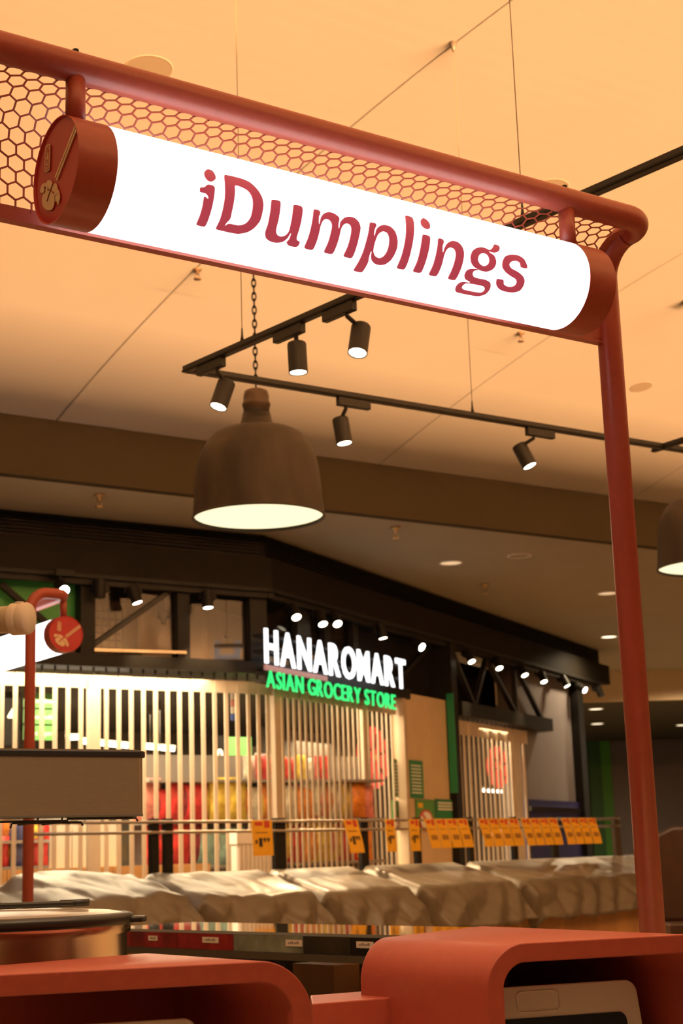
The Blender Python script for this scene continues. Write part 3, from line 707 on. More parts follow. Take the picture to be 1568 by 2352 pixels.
for i, (x, y, tl, g) in enumerate(((676, 1405, (-0.5, 0.6), SPOTGLOW), (737, 1420, (-0.4, 0.5), SPOTGLOW), (770, 1422, (-0.6, 0.7), SPOTGLOW), (876, 1450, (0, 0.2), SPOTGLOW),
        (958, 1480, (-0.5, 1.6), SPOTHOT), (1078, 1508, (-0.3, 0.5), SPOTGLOW), (1142, 1524, (-0.4, 0.5), SPOTGLOW), (1200, 1540, (-0.3, 0.5), SPOTGLOW), (1245, 1555, (-0.3, 0.4), SPOTGLOW),
        (1296, 1565, (0.0, 0.5), SPOTGLOW), (1334, 1580, (-0.5, 1.6), SPOTHOT), (1376, 1588, (0.3, 0.3), SPOTGLOW))):
    shop_spot(FA, x, y, tl, g, ORD[i]+' black spotlight from the left along the receding fascia', light=520 if i in (1, 3, 5, 7) else None if i < 9 else 120 if i == 9 else None)
# hot lamp behind the shutter top
a, z = FL.px(150, 1346, 0.25)
spotlight('shop_spotlight', FL.pt(a, 4.5, 0.12), FL.pt(a, z, 0.16), FL.n*0.9-ZV*0.6, 'glaring spotlight above the small far kiosk sign', 'spotlights under the shop fascia', 0.06, 0.16, SPOTHOT, D1)

# --- fittings on the lower ceiling
def downlight(x, y, z, r, glow, lab, dark=False, en=350):
    c = onz(x, y, z); t = empty('downlight', c, lab, 'downlight', 'recessed ceiling downlights')
    mb = MB(); mb.lathe([(r*0.86, -0.001), (r*0.88, -0.012), (r, -0.010), (r, 0.0)], c, ZV, 28); mb.build('trim_ring', WHITEP if not dark else SOFFIT, t)
    mb = MB(); mb.lathe([(0, -0.006), (r*0.86, -0.006)], c, ZV, 28); mb.build('lens', glow, t)
    if glow is DOWNGLOW:
        l = bpy.data.lights.new('downlight_beam', 'SPOT'); l.energy = en; l.color = (1, 0.75, 0.45); l.spot_size = 2.8; l.spot_blend = 0.7; l.shadow_soft_size = 0.15
        o = bpy.data.objects.new('downlight_beam', l); col.objects.link(o); o.parent = t; o.location = (0, 0, -0.03)
for i, (x, y, g, lab) in enumerate(((1035, 1292, DOWNDIM, 'dim downlight left of the red pole, nearest on the lower ceiling'), (1395, 1362, DOWNDIM, 'dim downlight half hidden by the red pole'),
        (1398, 1462, DOWNGLOW, 'bright downlight just left of the red pole'), (1192, 1276, SOFFIT, 'unlit flush disc on the lower ceiling'))):
    downlight(x, y, ZLOW, 0.15, g, lab)
for x, y, lab in ((1368, 1628, 'upper bright downlight on the dark far ceiling'), (1371, 1662, 'lower bright downlight on the dark far ceiling'), (1566, 1665, 'bright downlight at the right edge of the dark far ceiling')):
    downlight(x, y, Z2, 0.17, DOWNGLOW, lab)
downlight(1650, 1512, ZLOW, 0.17, DOWNGLOW, 'added unseen downlight beyond the right edge, brightening the tan bulkhead', en=1800)  # extra lamp added out of view to brighten the far bulkhead
def sprinkler(c, lab, s=1.0, m_=BRASS):
    t = empty('sprinkler', c, lab, 'sprinkler', 'ceiling sprinklers')
    mb = MB(); mb.lathe([(0.0, 0), (0.035*s, 0), (0.03*s, -0.012*s), (0.012*s, -0.016*s), (0.012*s, -0.04*s), (0, -0.04*s)], c, ZV, 14); mb.build('escutcheon', m_, t)
    mb = MB(); mb.lathe([(0.0, -0.075*s), (0.028*s, -0.075*s), (0.028*s, -0.08*s), (0, -0.08*s)], c, ZV, 14)
    for sg in (1, -1): mb.tube([c+A([0.008*s*sg, 0, -0.04*s]), c+A([0.016*s*sg, 0, -0.058*s]), c+A([0.004*s*sg, 0, -0.076*s])], 0.004*s, 6)
    mb.build('deflector', m_, t)
for x, y, lab in ((228, 1136, 'brass sprinkler on the lower ceiling left of the bell pendant'), (908, 1211, 'brass sprinkler on the lower ceiling right of the bell pendant'), (1112, 1342, 'tiny brass sprinkler near the dark fascia')):
    sprinkler(onz(x, y, ZLOW), lab, 1.6)
sprinkler(vault_hit(453, 618), 'sprinkler on the vault below the sign, left of the chain', 1.1, PENDCAP)
sprinkler(vault_hit(1195, 764), 'sprinkler on the vault left of the red pole', 1.1, PENDCAP)
for x, y, r, lab in ((340, 158, 0.15, 'round flush speaker plate on the vault above the red tube'), (1262, 432, 0.14, 'round flush plate on the vault near the black track'), (1472, 888, 0.11, 'faint round plate on the vault right of the red pole')):
    c = vault_hit(x, y); u = (c-BULK) @ D2; sl = -2*0.0237/KS*(u+5.6*KS); n_ = (D2*sl-ZV); n_ = n_/np.linalg.norm(n_)
    t = empty('ceiling_speaker', c, lab, 'speaker', 'round plates on the vault')
    mb = MB(); mb.lathe([(r*1.08, -0.002), (r*1.06, 0.003), (r, 0.0035), (r*0.98, 0.002)], c, n_, 36); mb.build('rim', mat('speaker_rim', (0.34, 0.28, 0.22), 0.7), t)
    mb = MB(); mb.lathe([(0, 0.003), (r, 0.003)], c, n_, 36); mb.build('grille', mat('speaker_grille', (0.29, 0.245, 0.19), 0.8), t)

# ================================================================== TRACK LIGHTING
ZT = 1.6 + 1.97*KS
TA0, TA1 = onz(425, 850, ZT), onz(1640, 318, ZT)
TB0, TB1 = onz(430, 848, ZT), onz(1720, 1058, ZT)
def track(p, q, wires, lab):
    d = (q-p); l = np.linalg.norm(d); d = d/l; n = np.cross(ZV, d)
    t = empty('lighting_track', p, lab, 'light track', 'black ceiling lighting tracks')
    mb = MB(); mb.cbox((p+q)/2, d*l, n*0.034, ZV*0.036); mb.build('rail', TRACKM, t)
    for sg in (1, -1):
        mb = MB(); mb.cbox((p+q)/2+n*sg*0.020-ZV*0.012, d*l, n*0.008, ZV*0.008); mb.build('rail_lip', BLACK, t)
    for w in wires:
        s = (onz(*w, ZT)-p) @ d; c = p+d*s; u = (c-BULK) @ D2
        top = A([c[0], c[1], vault_z(u)])
        mb = MB(); mb.tube([c, top], 0.0022, 6); mb.build('suspension_wire', mat('wire_grey', (0.16, 0.125, 0.085), 0.5), t)
        mb = MB(); mb.lathe([(0.0, 0.016), (0.012, 0.016), (0.006, 0.05), (0.004, 0.09), (0, 0.09)], c, ZV, 10); mb.build('grip', TRACKM, t)
        mb = MB(); mb.lathe([(0.0, 0.0), (0.026, 0.0), (0.012, -0.05), (0.004, -0.07), (0, -0.07)], top, ZV, 12); mb.build('ceiling_cup', mat('cup_grey', (0.06, 0.05, 0.04), 0.5), t)
    return t, d
_, dA = track(TA0, TA1, [(554, 792), (1206, 512)], 'black lighting track running towards the photographer over the red tube')
_, dB = track(TB0, TB1, [(1097, 950)], 'black lighting track crossing behind the bell pendant')
c0 = onz(1500, 1033, ZT); track(c0, c0-D2*2.2, [], 'short black lighting track branching off right of the red pole')
def track_spot(x_m, y_m, x_h, y_h, d, ax, lab, e=90, glow=SPOTGLOW):
    o_ = TB0 if abs(d @ dB) > 0.9 else TA0
    m = o_+d*((onz(x_m, y_m, ZT)-o_) @ d)-ZV*0.018; dep = (m-EYE) @ FW
    spotlight('track_spotlight', m, at(x_h, y_h, dep), ax, lab, 'spotlights on the black tracks', 0.047, 0.155, glow, d, TRACKM, 0.22, e)
track_spot(508, 820, 511, 906, -dA, -RT*0.45-ZV-D2*0.25, 'spotlight at the corner of the two black tracks')
track_spot(704, 745, 683, 822, -dA, -ZV-D2*0.05, 'upright spotlight, middle one on the track nearest the sign')
track_spot(822, 695, 825, 780, -dA, -RT*0.35-ZV-D2*0.35, 'bright tilted spotlight directly under the sign')
track_spot(782, 912, 786, 990, dB, RT*0.08-ZV-D2*0.1, 'spotlight right of the bell pendant')
track_spot(1202, 985, 1204, 1047, dB, RT*0.3-ZV-D2*0.2, 'spotlight just left of the red pole')

# unseen track and spots added over the counters' front to light the hood tops
TE0, TE1 = A([-2.3, 2.3, ZT]), A([2.3, 3.9, ZT]); dE_ = (TE1-TE0)/np.linalg.norm(TE1-TE0)
track(TE0, TE1, [], 'added unseen black lighting track above the photographer over the kiosk counter')
for i, (s_, tgt, e_) in enumerate(((1.0, (-1.0, 3.5, 1.38), 55), (2.4, (-0.1, 3.8, 1.38), 55), (3.7, (0.75, 4.2, 1.38), 55))):
    m = TE0+dE_*s_-ZV*0.018; ax = A(tgt)-m; hc = m-ZV*0.17
    spotlight('track_spotlight', m, hc, ax, ORD[i]+' added unseen spotlight over the counter front', 'spotlights on the black tracks', 0.047, 0.155, SPOTGLOW, dE_, TRACKM, 0.22, e_)
# ================================================================== BELL PENDANTS
def pendant(x, y, dep, lab, scale_px):
    c = at(x, y, dep); k = 10.8/3600*1.0
    t = empty('bell_pendant', c, lab, 'pendant lamp', 'rusty bell pendant lamps')
    H = lambda yy: (1190-yy)*k*1.02
    prof = [(152, 1190), (150, 1172), (148, 1150), (145, 1110), (140, 1070), (134, 1043), (126, 1030), (114, 1009), (103, 998), (86, 989), (60, 984), (48, 981), (40, 974), (34, 958), (32, 945)]
    pr = [(r*k, H(yy)) for r, yy in prof]
    inner = [(r*k-0.006, H(yy)-0.004) for r, yy in prof[:-2]][::-1]
    mb = MB(); mb.lathe(pr+inner+[pr[0]], c, ZV, 56); sh = mb.build('shade', PENDM, t)
    mb = MB(); mb.lathe([(152.6*k, -0.002), (153.4*k, 0.004), (152.6*k, 0.012), (150*k, 0.012), (149*k, -0.002), (152.6*k, -0.002)], c, ZV, 56); mb.build('rim', PENDM, sh)
    mb = MB(); mb.lathe([(0, 0.03), (147*k, 0.022), (147.5*k, 0.018)], c, ZV, 56); mb.build('diffuser', PENDGLOW, t)
    mb = MB(); mb.lathe([(0, H(940)), (30*k, H(945)), (31*k, H(930)), (33*k, H(928)), (33*k, H(922)), (30*k, H(919)), (30*k, H(905)), (27*k, H(893)), (16*k, H(888)), (0, H(887))], c, ZV, 32); mb.build('cap', PENDCAP, t)
    top = vault_z((c-BULK) @ D2); z = c[2]+H(889); mb = MB(); i = 0
    while z < top-0.02:
        pts = []; a = A([1.0, 0, 0]) if i % 2 else A([0, 1.0, 0])
        for q in range(10):
            w = 2*math.pi*q/10; pts.append(A([c[0], c[1], z+0.028])+a*0.014*math.cos(w)+ZV*0.034*math.sin(w))
        mb.tube(pts, 0.006, 6, closed=True); z += 0.051; i += 1
    o = mb.build('chain', BLACK, t); o['kind'] = 'stuff'
    mb = MB(); mb.lathe([(0, 0), (0.05, 0), (0.045, -0.03), (0, -0.035)], A([c[0], c[1], top]), ZV, 20); mb.build('ceiling_rose', TRACKM, t)
    l = bpy.data.lights.new('pendant_light', 'SPOT'); l.energy = 70; l.color = (1, 0.75, 0.45); l.spot_size = 2.2; l.spot_blend = 0.5; l.shadow_soft_size = 0.2
    o = bpy.data.objects.new('pendant_light', l); col.objects.link(o); o.parent = t; o.location = (0, 0, -0.02)
pendant(594, 1190, 10.8, 'rusty bell pendant hanging on a chain in the middle', 1)
pendant(1630, 1304, 13.7, 'rusty bell pendant cut off by the right edge', 1)

# ================================================================== PRODUCE RACK WITH TARPAULINS
AZR = math.radians(41); DR = A([math.sin(AZR), math.cos(AZR), 0]); NR = A([DR[1], -DR[0], 0])
ro = at(590, 1884, 14.9); FR = Facade(ro, DR, NR)
ZR1 = ro[2]; ZR2 = FR.px(590, 1909)[1]
ra = lambda x, off=0.0: FR.px(x, 1900, off)[0]
zb, zf, zh = FR.px(800, 1990, 0.0)[1], FR.px(850, 2043, 0.8)[1], FR.px(900, 2119, 1.0)[1]-0.09
rk = empty('rack_frame', FR.pt(ra(390), 0, 0), 'black rack frame with wire rails above the covered bins', 'rack')
def rail(x0, x1, z):
    mb = MB(); mb.tube([FR.pt(ra(x0), z, 0.02), FR.pt(ra(x1), z, 0.02)], 0.014, 8); mb.build('rail', mat('rail_steel', (0.35, 0.3, 0.24), 0.35, 0.8), rk)
rail(60, 1420, ZR1-0.012); rail(60, 1420, ZR2)
for x0, x1 in ((348, 365), (380, 397), (631, 656), (829, 845), (955, 966), (1076, 1086), (1178, 1187), (1269, 1280), (1411, 1424)):
    mb = MB(); FR.box(mb, ra(x0), ra(x1), 0, ZR1+0.02, -0.05, 0.0); mb.build('upright', BLACK if x0 < 1400 else mat('brown_post', (0.06, 0.04, 0.025), 0.5), rk)
CARDS = [(569, 615, 0), (780, 812, 1), (876, 897, 0), (931, 953, 0)] + [(966+i*25, 989+i*25, 1) for i in range(4)] + [(1090+i*23, 1111+i*23, 1) for i in range(4)] + \
        [(1188+i*21, 1207+i*21, 1) for i in range(4)] + [(1281+i*20, 1299+i*20, 1) for i in range(4)]
zc1 = FR.px(590, 1966)[1]
for i, (x0, x1, curl) in enumerate(CARDS):
    a0, a1 = ra(x0), ra(x1); H_ = ZR1-zc1
    if i > 3: H_ *= 0.93
    lab = 'yellow price card reading $1.99 hanging nearest on the rack rail' if i == 0 else ORD[i]+' yellow price card from the left on the rack rail'
    t = empty('price_card', FR.pt((a0+a1)/2, ZR1-H_, 0.05), lab, 'price card', 'yellow price cards on the rack rail')
    def P(u, v, lift=0.0):          # v: 0 top .. 1 bottom
        off = 0.05+(0.06*math.sin(v*1.4)**1.3 if curl else 0.015*v)+lift
        return FR.pt(a0+(a1-a0)*u+(0.03*v if curl else 0), ZR1-H_*v, off)
    def sheet(name, m, u0, u1, v0, v1, lift, th, n=8):
        mb = MB(); vs = []; fs = []
        for k in range(n+1):
            v = v0+(v1-v0)*k/n
            vs += [P(u0, v, lift), P(u1, v, lift), P(u0, v, lift+th), P(u1, v, lift+th)]
        for k in range(n):
            a = k*4; b = a+4; fs += [[a, b, b+1, a+1], [a+2, a+3, b+3, b+2], [a, a+2, b+2, b], [a+1, b+1, b+3, a+3]]
        fs += [[0, 1, 3, 2], [n*4, n*4+2, n*4+3, n*4+1]]
        mb.add(vs, fs); return mb.build(name, m, t)
    sheet('sheet', CARD, 0, 1, 0, 1, 0, 0.004)
    sheet('red_logo', PRINTR, 0.12, 0.5, 0.05, 0.16, 0.005, 0.002, 3); sheet('red_logo', PRINTR, 0.6, 0.86, 0.02, 0.22, 0.005, 0.002, 3)
    if i < 4:
        for txt, u0, u1, v0, h in (('$', 0.10, 0.24, 0.68, 0.13), ('1', 0.30, 0.46, 0.74, 0.24), ('99', 0.50, 0.84, 0.62, 0.12)):
            ls, w = layout(txt, 0.03, 0.1); mb = MB()
            for ch, v, f in ls: letter_mesh(mb, v, f, lambda x, y, d: P(u0+(u1-u0)*x/w, v0-h*y/0.72, 0.006+d), 0, 0.002)
            mb.build('price', PRINTK, t)
    else:
        sheet('price', mat('brown_print', (0.35, 0.17, 0.02), 0.6), 0.2, 0.8, 0.55, 0.72, 0.005, 0.002, 3)
    sheet('small_print', mat('brown_print', (0.35, 0.17, 0.02), 0.6), 0.15, 0.75, 0.34, 0.37, 0.005, 0.002, 2)

def tarp(x0, x1, lab, lump=0.0, left_end=False, right_end=False, seed=0, slump=0.0):
    a0, a1 = ra(x0, 0.8), ra(x1, 0.8); na = max(16, int((a1-a0)/0.022)); prof = [(0.04, zb-0.5), (0.045, zb-0.06), (0.06, zb)]
    for k in range(1, 15): prof.append((0.06+0.74*k/14, zb+(zf-zb)*k/14))
    for k in range(1, 15): prof.append((0.8+0.14*(k/14)**0.7, zf+(zh-zf)*k/14))
    vs = []; nv = len(prof)
    for i in range(na+1):
        u = i/na; a = a0+(a1-a0)*u
        for j, (o, z) in enumerate(prof):
            top = 3 <= j <= 16; fr = max(0, (j-16)/14); v = j/nv
            n1 = noise.noise(Vector((a*1.7+seed, o*2.0, 0.3+seed))); n2 = noise.noise(Vector((a*0.9+seed*2, 1.7, seed)))
            v1 = noise.voronoi(Vector((a*2.6+seed*7, o*3+z*2.5-a*1.2, seed*1.0)))[0]; v1 = v1[1]-v1[0]
            v2 = noise.voronoi(Vector((a*6+seed*3, z*5+o*5+a*3.0, seed*2.0)))[0]; v2 = v2[1]-v2[0]
            w_ = a*2.0+1.1*fr+n2*1.4+seed; tri = abs((w_ % 1.0)-0.5)*2
            dz = 0.0; do = 0.0; da = 0.0
            if top: dz += 0.010*n1+lump*(0.03*n1+0.10*v1)+0.008*v2+0.012*(tri-0.5)*(0.3+lump)
            if fr > 0:
                g = min(1, fr*2.2)
                do += 0.075*(tri-0.4)*g+0.05*n2*fr+(0.05+0.10*lump)*v1*g+0.025*v2*g
                dz += 0.012*n1*g; da += 0.20*fr+0.04*fr*n1
                if fr > 0.75: dz += 0.06*n2
            if lump > 0.5: dz += lump*0.07*math.sin(u*math.pi*1.1)*(1 if j >= 2 else 0) + (lump*-0.12*max(0, 0.35-u)/0.35 if j >= 2 else 0)
            ed = u*(a1-a0) if not left_end else 9; ed2 = (1-u)*(a1-a0) if not right_end else 9
            e = max(0, 0.12-min(ed, ed2))/0.12
            dz -= 0.15*e**2*(1 if j >= 2 else 0); do -= 0.14*e**2*(1 if fr > 0 else 0)
            if j == nv-1: dz += 0.05*noise.noise(Vector((a*3.0, 2.2, seed)))
            dz -= slump*u*(1 if j > 2 else 0)
            vs.append(FR.pt(a+da, z+dz, o+do))
    fs = []
    for i in range(na):
        for j in range(nv-1): q = i*nv+j; fs.append([q, q+nv, q+nv+1, q+1])
    if left_end:                       # end flap hanging down
        m = 8; base = len(vs)
        for j in range(nv):
            p = A(vs[j])
            for k in range(1, m+1):
                t_ = k/m; q = p-DR*(0.10*t_+0.12*math.sin(j*0.6)*t_*(1 if j > 16 else 0.3)); q = A([q[0], q[1], max(p[2]-0.42*t_, zh-0.05)]); vs.append(q)
        idx = lambda j, k: j if k == 0 else base+j*m+k-1
        for j in range(nv-1):
            for k in range(m): fs.append([idx(j, k), idx(j+1, k), idx(j+1, k+1), idx(j, k+1)])
    mb = MB(); mb.add(vs, fs, True); o = mb.build('tarpaulin', TARP)
    so = o.modifiers.new('thick', 'SOLIDIFY'); so.thickness = 0.004
    tag(o, lab, 'tarpaulin', 'grey covers over the produce bins')
    t = empty('display_stand', FR.pt((a0+a1)/2, 0, 0.4), 'wooden display stand under the '+lab.replace('grey ', '', 1), 'stand', 'stands under the grey covers')
    mb = MB(); FR.box(mb, a0+0.12, a1-0.06, 0.45, zf-0.22, 0.06, 0.66); mb.build('bin', WOOD, t)
    for a in (a0+0.2, a1-0.2):
        for o_ in (0.12, 0.6):
            mb = MB(); FR.box(mb, a-0.03, a+0.03, 0, 0.45, o_-0.03, o_+0.03); mb.build('leg', BLACK, t)
    mb = MB(); FR.box(mb, a0+0.10, a1-0.04, zf-0.22, zf-0.16, 0.05, 0.70); mb.build('bin_rim', WOOD, t)
tarp(90, 446, 'grey crumpled tarpaulin at the left end with a dark flap', 0.9, True, False, 1)
tarp(453, 731, 'grey creased tarpaulin behind the display counter', 0.45, seed=2)
tarp(738, 947, 'grey tarpaulin left of the dark diagonal seam', 0.25, seed=3)
tarp(954, 1180, 'grey tarpaulin in front of the black corner post', 0.15, seed=4)
tarp(1187, 1590, 'grey tarpaulin crossed by the red pole', 0.2, False, True, seed=5)
# brown chair and table goods at the right edge
cp = at(1575, 1990, 15.0); t = empty('cafe_chair', A([cp[0], cp[1], 0]), 'dark brown rounded chair at the right edge', 'chair')
mb = MB(); vs = []; pr = [(-0.26+0.02*0, 0.9), (-0.30, 1.5), (-0.24, 1.72), (-0.1, 1.78), (0.3, 1.78), (0.3, 0.9)]
mb.prism([A([cp[0]+x, cp[1], z]) for x, z in pr], (0, 0.08, 0)); mb.build('backrest', mat('dark_brown_leather', (0.05, 0.02, 0.01), 0.4, var=0.2), t, 0.03)
mb = MB(); mb.box((cp[0]-0.28, cp[1]-0.45, 0.8), (0.6, 0, 0), (0, 0.5, 0), (0, 0, 0.1)); mb.build('seat', mat('dark_brown_leather', (0, 0, 0)), t, 0.02)
for sx in (-0.24, 0.24):
    for sy in (-0.4, 0.0):
        mb = MB(); mb.tube([(cp[0]+sx, cp[1]+sy, 0), (cp[0]+sx*0.9, cp[1]+sy, 0.82)], 0.02, 8); mb.build('leg', BLACK, t)
gp = at(1528, 1931, 17.0); t = empty('menu_stand', A([gp[0], gp[1], 0]), 'table with a green tray right of the red pole', 'table')
mb = MB(); mb.cbox(gp-ZV*0.06, (0.35, 0, 0), (0, 0.35, 0), (0, 0, 0.03)); mb.build('top', mat('pink_tray', (0.45, 0.15, 0.12), 0.5), t)
mb = MB(); mb.cbox(gp+A([-0.03, 0, 0.03]), (0.24, 0, 0), (0, 0.2, 0), (0, 0, 0.05)); mb.build('tray', mat('lime_tray', (0.25, 0.42, 0.08), 0.5), t, 0.01)
mb = MB(); mb.tube([A([gp[0], gp[1], 0]), gp-ZV*0.07], 0.04, 12); mb.build('column', BLACK, t)

# ================================================================== KIOSK SIGN FRAMES
LOGO_O = (60, 250); LOGO_S = 6.817
def crop_a(p): return (430+p[0]/3.92, 370+p[1]/3.92)
def crop_b(p): return (810+p[0]/3.6465, 460+p[1]/3.6465)
GL = [  # letter outlines: (converter, [outer, hole...], [more polygons])
 (crop_a, [[[(150,105),(178,77),(220,90),(248,130),(250,165),(215,187),(180,175),(155,140)]],
           [[(180,213),(228,222),(244,240),(242,290),(228,380),(205,470),(170,565),(152,587),(110,581),(80,570),(82,558),(110,490),(133,410),(147,325),(158,320),(186,338),(180,310),(160,292),(115,280),(111,270),(114,240),(150,236)]]]),
 (crop_a, [[[(330,132),(345,128),(480,160),(560,195),(625,255),(668,325),(682,390),(672,470),(650,540),(600,600),(540,637),(460,652),(400,645),(262,613),(255,603),(290,530),(318,430),(335,330),(336,220)],
            [(428,222),(490,238),(545,270),(578,320),(588,370),(582,450),(565,510),(530,555),(490,573),(450,576),(385,563),(360,566),(338,580),(355,550),(383,520),(400,450),(418,360),(427,270)]]]),
 (crop_a, [[[(757,352),(770,348),(820,358),(836,372),(834,420),(820,520),(800,600),(797,640),(815,668),(845,678),(880,668),(910,635),(930,560),(945,470),(953,400),(965,395),(1015,405),(1034,425),(1028,510),(1008,600),(982,685),(985,710),(1010,726),(990,765),(960,770),(910,757),(891,735),(895,725),(915,700),(932,650),(925,650),(900,690),(860,722),(800,733),(740,718),(705,690),(699,640),(722,570),(740,480),(753,370)]]]),
 (crop_a, [[[(1135,440),(1145,436),(1180,445),(1194,465),(1182,500),(1180,540),(1184,570),(1200,510),(1225,475),(1270,460),(1320,475),(1360,505),(1365,525),(1357,570),(1362,608),(1375,550),(1410,512),(1450,502),(1500,513),(1540,550),(1556,600),(1545,670),(1520,770),(1485,860),(1465,872),(1410,858),(1404,848),(1440,770),(1465,680),(1474,610),(1462,575),(1430,563),(1400,577),(1380,615),(1365,680),(1340,760),(1310,825),(1290,835),(1235,822),(1229,810),(1265,730),(1290,640),(1300,580),(1285,540),(1250,522),(1220,535),(1198,580),(1180,660),(1155,740),(1130,790),(1110,797),(1060,785),(1051,772),(1085,690),(1112,590),(1128,500)]]]),
 (crop_b, [[[(140,190),(150,187),(185,195),(194,212),(180,245),(175,275),(178,300),(195,245),(225,215),(262,208),(310,222),(350,262),(371,330),(368,395),(345,455),(310,505),(265,535),(220,540),(180,528),(155,500),(150,465),(153,425),(140,450),(130,490),(128,510),(100,565),(75,597),(55,598),(10,588),(5,580),(45,515),(80,440),(108,350),(130,260)],
            [(215,280),(250,262),(285,275),(302,320),(298,380),(280,435),(250,472),(218,483),(185,465),(170,430),(175,380),(195,315)]]]),
 (crop_b, [[[(436,135),(445,132),(480,141),(500,158),(510,230),(504,320),(485,420),(455,525),(430,573),(410,577),(370,568),(367,558),(400,480),(425,390),(440,300),(443,220)]]]),
 (crop_b, [[[(565,175),(585,153),(615,168),(640,200),(643,232),(625,245),(590,230),(570,205)]],
           [[(582,292),(595,290),(632,299),(644,315),(638,390),(620,470),(590,560),(570,600),(550,606),(508,597),(502,587),(535,515),(558,430),(572,350)]]]),
 (crop_b, [[[(712,325),(722,320),(750,330),(759,350),(748,385),(748,415),(752,438),(765,400),(790,360),(832,341),(880,355),(915,395),(928,445),(918,520),(895,590),(862,655),(845,667),(800,658),(795,648),(825,585),(850,510),(860,450),(848,412),(815,396),(785,412),(762,460),(745,530),(715,605),(695,632),(675,633),(640,625),(635,615),(668,545),(692,460),(707,380)]]]),
 (crop_b, [[[(1120,408),(1140,418),(1165,402),(1178,375),(1190,372),(1220,385),(1226,405),(1215,430),(1185,440),(1155,435),(1137,428),(1145,440),(1180,465),(1197,510),(1190,550),(1165,580),(1120,597),(1075,592),(1040,575),(1010,555),(988,520),(984,470),(1000,425),(1035,400),(1080,395)],
            [(1088,443),(1125,460),(1140,500),(1130,535),(1097,551),(1063,535),(1044,497),(1055,460)]],
           [[(1045,583),(1010,592),(1000,615),(1012,640),(1050,653),(1110,665),(1145,685),(1152,715),(1140,750),(1105,785),(1050,800),(1000,795),(900,775),(865,765),(855,748),(865,715),(895,688),(930,682),(977,688),(975,680),(940,660),(932,630),(945,595),(970,577),(1010,573),(1043,577)],
            [(915,715),(935,697),(970,694),(1085,717),(1102,735),(1095,758),(1065,772),(930,747),(912,730)]]]),
 (crop_b, [[[(1205,658),(1215,657),(1255,665),(1260,675),(1262,700),(1285,718),(1320,724),(1355,712),(1369,685),(1360,660),(1320,635),(1275,600),(1250,560),(1252,510),(1275,470),(1325,456),(1385,465),(1430,495),(1455,545),(1457,565),(1450,572),(1410,563),(1402,555),(1395,525),(1370,510),(1340,510),(1312,525),(1308,545),(1325,570),(1380,600),(1420,635),(1435,670),(1425,715),(1395,755),(1340,770),(1270,762),(1220,740),(1199,705),(1199,675)]]]),
]
LOGO = {
 'body': [(300,1275),(345,1275),(352,1285),(305,1440),(312,1452),(322,1447),(372,1295),(385,1298),(410,1340),(425,1370),(428,1420),(425,1490),(405,1550),(370,1583),(335,1586),(290,1570),(250,1520),(233,1450),(235,1390),(250,1345),(280,1310)],
 'left': [(205,1320),(206,1270),(225,1200),(255,1165),(298,1152),(320,1122),(352,1112),(382,1130),(394,1165),(362,1258),(330,1252),(335,1230),(315,1210),(325,1240),(310,1270),(285,1280),(296,1240),(290,1215),(270,1210),(262,1235),(275,1255),(265,1290),(248,1320),(230,1302),(218,1308)],
 'right': [(385,1270),(425,1160),(445,1163),(468,1195),(478,1250),(495,1285),(510,1340),(512,1400),(498,1460),(480,1500),(470,1470),(465,1448),(445,1452),(440,1420),(440,1370),(455,1345),(470,1350),(476,1375),(480,1355),(455,1330),(430,1360),(415,1340),(420,1315),(435,1295),(415,1300),(405,1290)],
 'stick1': [(748,250),(768,258),(448,1075),(432,1065)],
 'stick2': [(770,285),(788,295),(470,1118),(450,1110)],
 'label': [(345,548),(362,565),(355,935),(340,968),(290,990),(275,970),(288,600),(305,568)],
}
STROKES = [((310,622),(345,632)),((325,608),(320,700)),((306,662),(346,644)),((306,700),(316,750)),((338,660),(344,740)),((306,800),(330,796)),((305,800),(302,850)),((325,795),(325,860)),((300,905),(330,882)),((328,882),(325,920)),
           ((347,572),(345,930)),((345,930),(292,965)),((292,965),(302,602)),((302,602),(347,572))]
SR = 0.14                                  # light tube radius
def hexmesh(mb, pos, a0, a1, b0, b1, w=0.0455, bar=0.0048, th=0.003):
    """honeycomb strip on a developable sheet; pos(a, b, lift) -> world"""
    R = w/math.sqrt(3); edges = set()
    rows = int((b1-b0)/(1.5*R))+2; cols = int((a1-a0)/w)+2
    kv = lambda x, y: (round(x, 5), round(y, 5))
    for j in range(-1, rows):
        for i in range(-1, cols):
            cx = a0+i*w+(w/2 if j % 2 else 0); cy = b0+j*1.5*R
            vs = [kv(cx+R*math.sin(k*math.pi/3), cy+R*math.cos(k*math.pi/3)) for k in range(6)]
            for k in range(6):
                p, q = vs[k], vs[(k+1) % 6]
                if (q, p) not in edges: edges.add((p, q))
    for p, q in edges:
        if min(p[0], q[0]) < a0-0.001 or max(p[0], q[0]) > a1+0.001: continue
        if min(p[1], q[1]) < b0-0.004 or max(p[1], q[1]) > b1+0.004: continue
        dx, dy = q[0]-p[0], q[1]-p[1]; l = math.hypot(dx, dy)
        if l < 1e-4: continue
        nx, ny = -dy/l*bar/2, dx/l*bar/2; ex, ey = dx/l*bar*0.28, dy/l*bar*0.28
        c4 = [(p[0]-ex+nx, p[1]-ey+ny), (q[0]+ex+nx, q[1]+ey+ny), (q[0]+ex-nx, q[1]+ey-ny), (p[0]-ex-nx, p[1]-ey-ny)]
        mb.add([pos(x, y, 0) for x, y in c4]+[pos(x, y, th) for x, y in c4], [[3, 2, 1, 0], [4, 5, 6, 7], [0, 1, 5, 4], [1, 2, 6, 5], [2, 3, 7, 6], [3, 0, 4, 7]])
